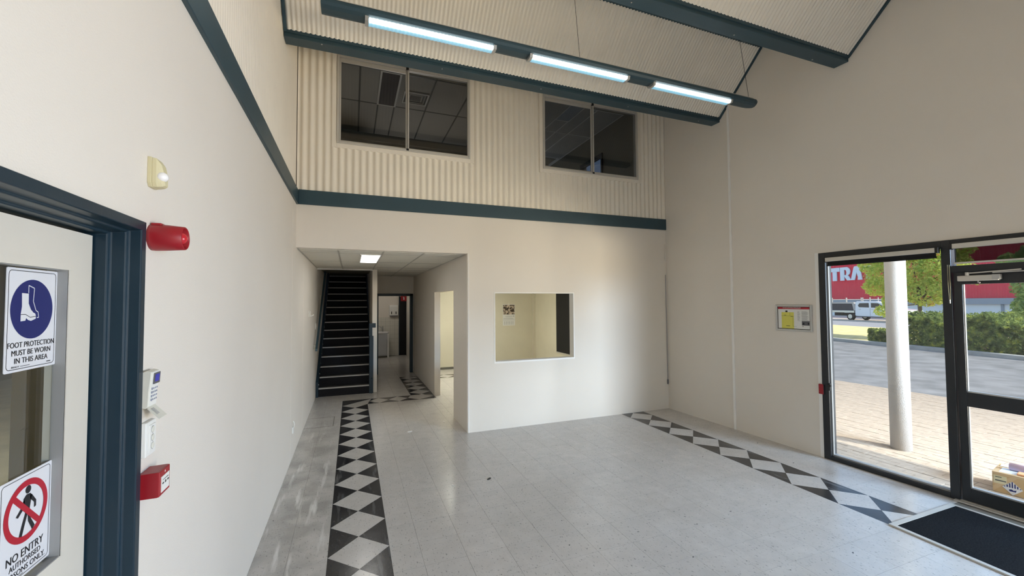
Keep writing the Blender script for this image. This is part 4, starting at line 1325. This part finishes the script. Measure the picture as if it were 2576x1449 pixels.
# local frame of wall: x = s, y = outward -> rebuild in that frame
pv.data = bx(-6, 12, .10, 5.4, -.12, -.012).mesh('ground_paving', [M['joint']])
cand = []
PLn, PWd = .232, .116
for r_ in range(45):
    for c__ in range(62):
        s0 = -6 + c__ * PLn + (PLn / 2 if r_ % 2 else 0); o0 = .11 + r_ * PWd
        if o0 > 5.25: continue
        q = proj(RW(s0 + .1, o0 + .05, 0))
        vis = bool(q) and 2085 < q[0] < 2600 and 900 < q[1] < 1449
        cand.append((q[2] if vis else 99, vis, s0, o0))
cand.sort(key=lambda c: c[0])
pav_me = bx(.002, PLn - .003, .002, PWd - .003, -.03, 0).mesh('paver', [M['paver']])
restp = MB()
for k, (dd, vis, s0, o0) in enumerate(cand):
    if vis and k < 296:
        _link('paver', pav_me, pv, (s0, o0, random.uniform(-.0025, .0015)), None)
    elif s0 > -4 and s0 < 9:
        restp.box(s0 + .002, s0 + PLn - .003, o0 + .002, o0 + PWd - .003, -.03, random.uniform(-.0025, .0015))
tag(obj('paver_field', restp, M['paver'], pv), kind='stuff')
def strip(name, n0, n1, t0, t1, z0, z1, mt):
    return struct(name, bx(n0, n1, t0, t1, z0, z1), mt, rot=OROT)
strip('ground_car_park', 7.80, 17.0, -40, 60, -.2, -.03, M['asphalt'])
strip('ground_base', 6.5, 120, -120, 150, -.6, -.2, M['conc'])
strip('kerb', 17.0, 17.28, -40, 60, -.2, .10, M['kerb'])
strip('ground_verge', 17.28, 27.3, -40, 60, -.2, .02, M['drygrass'])
strip('ground_garden', 17.28, 22.2, 8.0, 15.6, -.1, .05, M['mulch'])
strip('road', 27.3, 33.6, -60, 90, -.2, -.01, M['road'])
strip('kerb', 33.6, 33.9, -60, 90, -.2, .10, M['kerb'])
strip('ground_apron', 33.9, 46, -60, 90, -.2, .01, M['conc'])

# rendered column with canopy over the footpath
cb = Vector((6.36, 3.12, 0))
c_ = MB(); c_.smooth = True; c_.lathe([(.103, -.05), (.103, 3.3)], (0, 0, 0), 'z', 48)
col_ = struct('column', c_, M['render'], loc=cb)
cn = MB(); cn.box(-3, 11, .22, 1.98, 3.28, 3.5)
struct('roof_canopy', cn, M['wall'], loc=RC, rot=RROT)

# parcel on the footpath outside the door
p = thing('cardboard_box', 'brown cardboard carton with hazard label outside the glass door', 'box', (5.78, 2.128, 0), (0, 0, math.radians(-79)))
bw_, bd_, bh_ = .46, .34, .19
obj('carton', bx(0, bw_, 0, bd_, 0, bh_), M['card'], p, bevel=.003)
def FB(x, z): return (x, -.0012, z)
mb = MB(); mb.poly([FB(.008, .160), FB(.008, .085), FB(.092, .085), FB(.092, .160)][::-1]); obj('shipping_label', mb, M['ivory'], p)
mb = MB(); mb.poly([(.018, -.0018, .118), (.088, -.0018, .118), (.088, -.0018, .108), (.018, -.0018, .108)][::-1]); mb.poly([(.02, -.0018, .148), (.06, -.0018, .148), (.06, -.0018, .142), (.02, -.0018, .142)][::-1])
obj('label_print', mb, M['ink'], p)
hx, hz, hr_ = .125, .066, .064
mb = MB(); mb.poly([(hx - hr_, -.0014, hz), (hx, -.0014, hz - hr_), (hx + hr_, -.0014, hz), (hx, -.0014, hz + hr_)])
dm = obj('hazard_diamond', mb, M['sign'], p)
mb = MB()
for i in range(-3, 4):
    xx = hx + i * .016; top = hr_ * .93 - abs(i * .016)
    if top > .006: mb.poly([(xx - .004, -.002, hz + .004), (xx + .004, -.002, hz + .004), (xx + .004, -.002, hz + top), (xx - .004, -.002, hz + top)])
mb.poly([(hx - .020, -.002, hz - .030), (hx + .020, -.002, hz - .030), (hx + .024, -.002, hz - .012), (hx + .006, -.002, hz - .018), (hx - .004, -.002, hz - .010), (hx - .022, -.002, hz - .014)])
obj('hazard_stripes', mb, M['signblue'], dm)
mb = MB(); mb.poly([FB(.20, .07), FB(.255, .07), FB(.255, .12), FB(.20, .12)]); obj('small_label', mb, M['letter'], p)
mb = MB(); mb.poly([(.04, .03, bh_ + .001), (.30, .03, bh_ + .001), (.30, .20, bh_ + .001), (.04, .20, bh_ + .001)]); obj('top_label', mb, M['letter'], p)
ca, sa = math.cos(math.radians(-79)), math.sin(math.radians(-79))
def onbox(x, y, z): return (5.78 + x * ca - y * sa, 2.128 + x * sa + y * ca, z)
mb = MB(); mb.smooth = True; mb.lathe([(.020, 0), (.034, .004), (.034, .30), (.020, .304)], (0, 0, 0), 'x', 20)
tag(obj('wrapped_roll', mb, M['lilac'], loc=onbox(.085, .170, bh_ + .035), rot=(0, 0, math.radians(-79))), 'lilac wrapped roll lying on top of the carton', 'roll')
mb = MB(); mb.box(0, .2, 0, .09, 0, .018)
tag(obj('envelope', mb, M['orange'], loc=onbox(.15, .025, bh_ + .002), rot=(0, 0, math.radians(-79)), bevel=.006), 'orange padded envelope on the carton in front of the lilac roll', 'envelope')
mb = MB(); mb.box(0, .15, 0, .085, 0, .003)
tag(obj('flat_letter', mb, M['paper'], loc=onbox(.02, .23, bh_ + .0015), rot=(0, 0, math.radians(-77))), 'flat white letter lying on the carton behind the label', 'letter')

# hedge and trees
def leaves(mb, pts, size, rnd):
    for c in pts:
        a = Vector((rnd.uniform(-1, 1), rnd.uniform(-1, 1), rnd.uniform(-.6, 1))).normalized()
        b_ = a.cross(Vector((rnd.uniform(-1, 1), rnd.uniform(-1, 1), rnd.uniform(-1, 1)))).normalized()
        c3 = a.cross(b_); s_ = size * rnd.uniform(.6, 1.3); c = Vector(c)
        mb.poly([c - b_ * s_, c + c3 * s_ * .42, c + b_ * s_, c - c3 * s_ * .42])
def blob(rnd, c, r, sq, n, shell=.55):
    out = []
    for _ in range(n):
        d = Vector((rnd.gauss(0, 1), rnd.gauss(0, 1), rnd.gauss(0, 1))).normalized() * r * (shell + (1 - shell) * rnd.random() ** .5)
        out.append((c[0] + d.x * sq[0], c[1] + d.y * sq[1], c[2] + d.z * sq[2]))
    return out
def hedge(name, label, t0, t1, n0, n1, hgt, count, seed):
    rnd = random.Random(seed)
    b0 = O((n0 + n1) / 2, (t0 + t1) / 2, .05)
    r = thing(name, label, 'hedge', b0, OROT)
    mb = MB(); L_, D_ = t1 - t0, n1 - n0
    pts = []
    for k in range(count):
        t_ = rnd.uniform(-L_ / 2, L_ / 2)
        top = hgt * (.86 + .16 * math.sin(t_ * 5.1 + seed) * math.sin(t_ * 2.3 + 1) + rnd.gauss(0, .035)) * (1 - .12 * (abs(t_) / (L_ / 2)) ** 4)
        q = rnd.random()
        if q < .45: pts.append((-D_ / 2 * (1 - .10 * rnd.random()) * (.86 + .16 * math.sin(t_ * 6.3) * math.sin(t_ * 2.1 + 2)), t_, rnd.uniform(.0, top)))
        elif q < .8: pts.append((rnd.uniform(-D_ / 2, D_ / 2), t_, top * rnd.uniform(.88, 1.02)))
        else: pts.append((rnd.uniform(-D_ / 2, D_ / 2), t_, rnd.uniform(.1, top)))
    leaves(mb, pts, .06, rnd)
    tag(obj('foliage', mb, M['leaf_hedge'], r), kind='stuff')
    mb = MB()
    for k in range(int(L_ / .6) + 1):
        t_ = -L_ / 2 + .3 + k * .6
        if t_ < L_ / 2: mb.tube([(0, t_, -.05), (rnd.uniform(-.1, .1), t_ + rnd.uniform(-.1, .1), hgt * .7)], .03, 6)
    obj('stems', mb, M['bark'], r)
hedge('clipped_hedge', 'dense clipped green hedge growing along the far kerb of the car park', 10.9, 14.9, 17.5, 19.2, 1.30, 21000, 3)
hedge('low_shrub', 'low dark shrub on the verge left of the white column', 15.2, 16.0, 17.5, 18.3, .62, 2400, 5)
def tree(name, label, n_, t_, blobs, leafmat, size, count, seed, trunk_h):
    rnd = random.Random(seed)
    r = thing(name, label, 'tree', O(n_, t_, .03), OROT)
    mb = MB(); mb.smooth = True; mb.tube([(0, 0, -.05), (.04, .03, trunk_h * .5), (-.03, .0, trunk_h), (0, .05, trunk_h + 1.0)], .075, 10)
    tk = obj('trunk', mb, M['bark'], r)
    tot = sum(b[3] ** 2 for b in blobs)
    fm = MB()
    for (bn, bt, bz, br_) in blobs:
        lm = MB(); lm.tube([(0, 0, trunk_h), (bn * .5, bt * .5, (trunk_h + bz) / 2 + .1), (bn, bt, bz)], .025, 6)
        obj('limb', lm, M['bark'], tk)
        leaves(fm, blob(rnd, (bn, bt, bz), br_, (1, 1, .8), int(count * br_ ** 2 / tot)), size, rnd)
    tag(obj('foliage', fm, leafmat, r), kind='stuff')
tree('street_tree', 'yellow green tree with reddish tips growing behind the white column', 20.7, 16.4,
     [(0, 0, 3.2, 1.05), (.1, 1.5, 3.0, .9), (.2, 2.3, 3.6, .6), (.1, 2.0, 2.45, .6), (.1, -.9, 3.2, .95), (0, .4, 4.4, 1.15), (0, -.3, 2.1, .75), (.1, 1.4, 4.2, .9), (.2, -1.0, 4.3, 1.0), (.1, 1.35, 1.75, .38), (0, -1.0, 2.2, .55), (.1, .7, 2.3, .7), (.1, -2.1, 2.75, .42), (.1, 1.75, 1.25, .36)],
     M['leaf_tree'], .085, 17000, 11, 1.6)
tree('street_tree', 'green leafy tree beyond the entrance door, right of the hedge', 21.2, 12.5,
     [(0, 0, 2.3, .95), (.1, .75, 2.9, .6), (.1, -.8, 2.3, .95), (.1, .3, 1.5, .75), (0, -.2, 3.4, .9), (.1, .55, 1.3, .5), (.1, -1.0, 1.3, .8), (.1, 1.1, 3.3, .4)],
     M['leaf_green'], .08, 15000, 12, 1.0)

# red warehouse across the road
BN = 44.0
wh = thing('warehouse', 'long red corrugated warehouse with pale lettering across the road', 'building', O(BN, 24, 0), OROT)
obj('wall_core', bx(.12, 20, -26, 34, 0, 9.4), M['redclad'], wh)
mb = corrugated(MB(), -26, 34, .20, .05, lambda y, o: [(.10 - o, y, 1.93), (.10 - o, y, 9.4)], 4)
obj('red_cladding', mb, M['redclad'], wh)
obj('fascia', bx(-.35, .10, -26, 34, 1.42, 1.92), M['greyclad'], wh)
obj('lower_wall', bx(-.02, .12, -26, 34, 0, 1.42), M['panelwhite'], wh)
for i in range(14):
    tt = -24 + i * 4.1
    obj('downpipe', bx(-.10, -.02, tt - .09, tt + .09, 0, 1.42), M['greyclad'], wh)
# letters: local x along the street runs away from the viewer's right, so print right-to-left along -y
LR = Matrix(((0, 0, -1), (-1, 0, 0), (0, 1, 0))).to_euler()
LZ0, LH = 4.08, 1.53
def glyph(polys, t_left):
    mb = MB()
    for pl in polys:
        mb.extrude([(.02, t_left - 24 - u, LZ0 + v * LH) for u, v in pl], (-.10, 0, 0))
    obj('sign_letter', mb, M['letter'], wh)
TW = 1.30
gT = [[(0, .70), (1.30, .70), (1.30, 1), (0, 1)], [(.38, 0), (.92, 0), (.92, .72), (.38, .72)]]
gR = [[(0, 0), (.50, 0), (.50, 1), (0, 1)], [(.48, .80), (.48, 1), (.85, 1), (1.06, .93), (1.20, .80), (1.24, .66), (1.18, .50), (.98, .38), (.74, .34), (.74, .44), (.80, .60), (.74, .76), (.62, .80)],
      [(.74, .40), (1.02, .34), (1.34, 0), (.86, 0), (.52, .30), (.52, .42)]]
gA = [[(0, 0), (.46, 0), (.74, .66), (.70, 1), (.46, 1), (.36, .90)], [(.70, 1), (.66, .66), (.86, .20), (.82, 0), (1.34, 0), (1.10, .90), (.98, 1)]]
glyph(gT, 44.55); glyph(gR, 43.17); glyph(gA, 41.86); glyph(gT, 40.46)

# ute parked on the apron across the road
u = thing('utility_truck', 'white dual cab ute with dark canvas canopy and roof racks, parked before the red warehouse', 'car', O(35, 33, .01), OROT)
prof = [(-4.15, .38), (-4.2, .62), (-4.08, .98), (-2.98, 1.10), (-2.25, 1.60), (-1.85, 1.70), (-.12, 1.71), (.02, 1.62), (.06, .95), (.06, .42), (-.30, .36), (-3.3, .32)]
mb = MB(); mb.extrude([(0, y, z) for y, z in prof], (1.75, 0, 0))
obj('cab_body', mb, M['utewhite'], u, bevel=.05, seg=3)
for pts in ([(-.40, 1.54), (-1.22, 1.56), (-1.24, 1.17), (-.34, 1.19), (-.24, 1.34)], [(-1.42, 1.56), (-2.02, 1.54), (-2.70, 1.15), (-1.42, 1.17)]):
    mb = MB(); mb.extrude([(-.012, y, z) for y, z in pts], (.02, 0, 0)); obj('side_window', mb, M['carglass'], u)
for a in (-1.33, -2.80): obj('door_seam', bx(-.008, .01, a - .012, a + .012, .45, 1.12), M['greyclad'], u)
for a in (-.32, -1.44): obj('door_handle', bx(-.03, .0, a - .16, a, .98, 1.03), M['silver'], u)
obj('side_step', bx(-.06, .10, -2.5, -.1, .33, .40), M['canvas'], u)
obj('tray', bx(-.04, 1.80, .12, 2.42, .68, .88), M['silver'], u, bevel=.02)
cn_ = MB(); cn_.extrude([(-.02, .14, .88), (-.02, .12, 1.40), (-.02, .26, 1.55), (-.02, 2.38, 1.55), (-.02, 2.40, .88)], (1.80, 0, 0))
obj('canopy_side', cn_, M['canvas'], u)
tp = MB(); tp.extrude([(-.03, .02, 1.30), (-.03, .16, 1.62), (-.03, 2.36, 1.62), (-.03, 2.42, 1.50), (-.03, .30, 1.50), (-.03, .14, .88), (-.03, .04, .88)], (1.82, 0, 0))
obj('canopy_top', tp, M['canvas_top'], u)
ch_ = MB(); ch_.box(.3, 1.5, -3.5, 2.4, .38, .62); ch_.box(.02, .5, .15, .45, .35, .70); ch_.box(.1, .5, 1.55, 2.2, .42, .68)
obj('chassis', ch_, M['tyre'], u)
for yy in (.53, -3.25):
    for xx in (0.0, 1.52):
        mb = MB(); mb.lathe([(.20, 0), (.33, .01), (.35, .05), (.35, .19), (.33, .23), (.20, .24)], (xx, yy, .345), 'x', 24)
        wh_ = obj('wheel', mb, M['tyre'], u)
        mb = MB(); mb.lathe([(.20, -.012), (.20, .01)], (xx, yy, .345), 'x', 20)
        obj('wheel_rim', mb, M['silver'], wh_)
for yy in (-.62, -1.27, .95, 2.40):
    mb = MB(); mb.box(.06, .12, yy - .03, yy + .03, 1.55, 2.05).box(1.60, 1.66, yy - .03, yy + .03, 1.55, 2.05).box(.06, 1.66, yy - .03, yy + .03, 1.85, 1.90)
    obj('roof_rack', mb, M['alu'], u)
obj('tail_lamp', bx(-.03, .02, 2.40, 2.46, .72, .86), M['red'], u)
c2 = thing('parked_car', 'dark curved car roof just showing above the hedge', 'car', O(23.3, 14.4, .03), OROT)
mb = MB(); mb.extrude([(0, y, z) for y, z in [(-2.1, .3), (-2.15, .7), (-1.3, .86), (-.7, 1.28), (.5, 1.34), (1.3, .92), (2.05, .84), (2.1, .3)]], (1.7, 0, 0))
obj('body', mb, M['carglass'], c2, bevel=.06, seg=3)
for yy in (-1.35, 1.3):
    for xx in (-.02, 1.5):
        mb = MB(); mb.lathe([(.30, 0), (.31, .2)], (xx, yy, .31), 'x', 20); obj('wheel', mb, M['tyre'], c2)

bpy.context.view_layer.update()
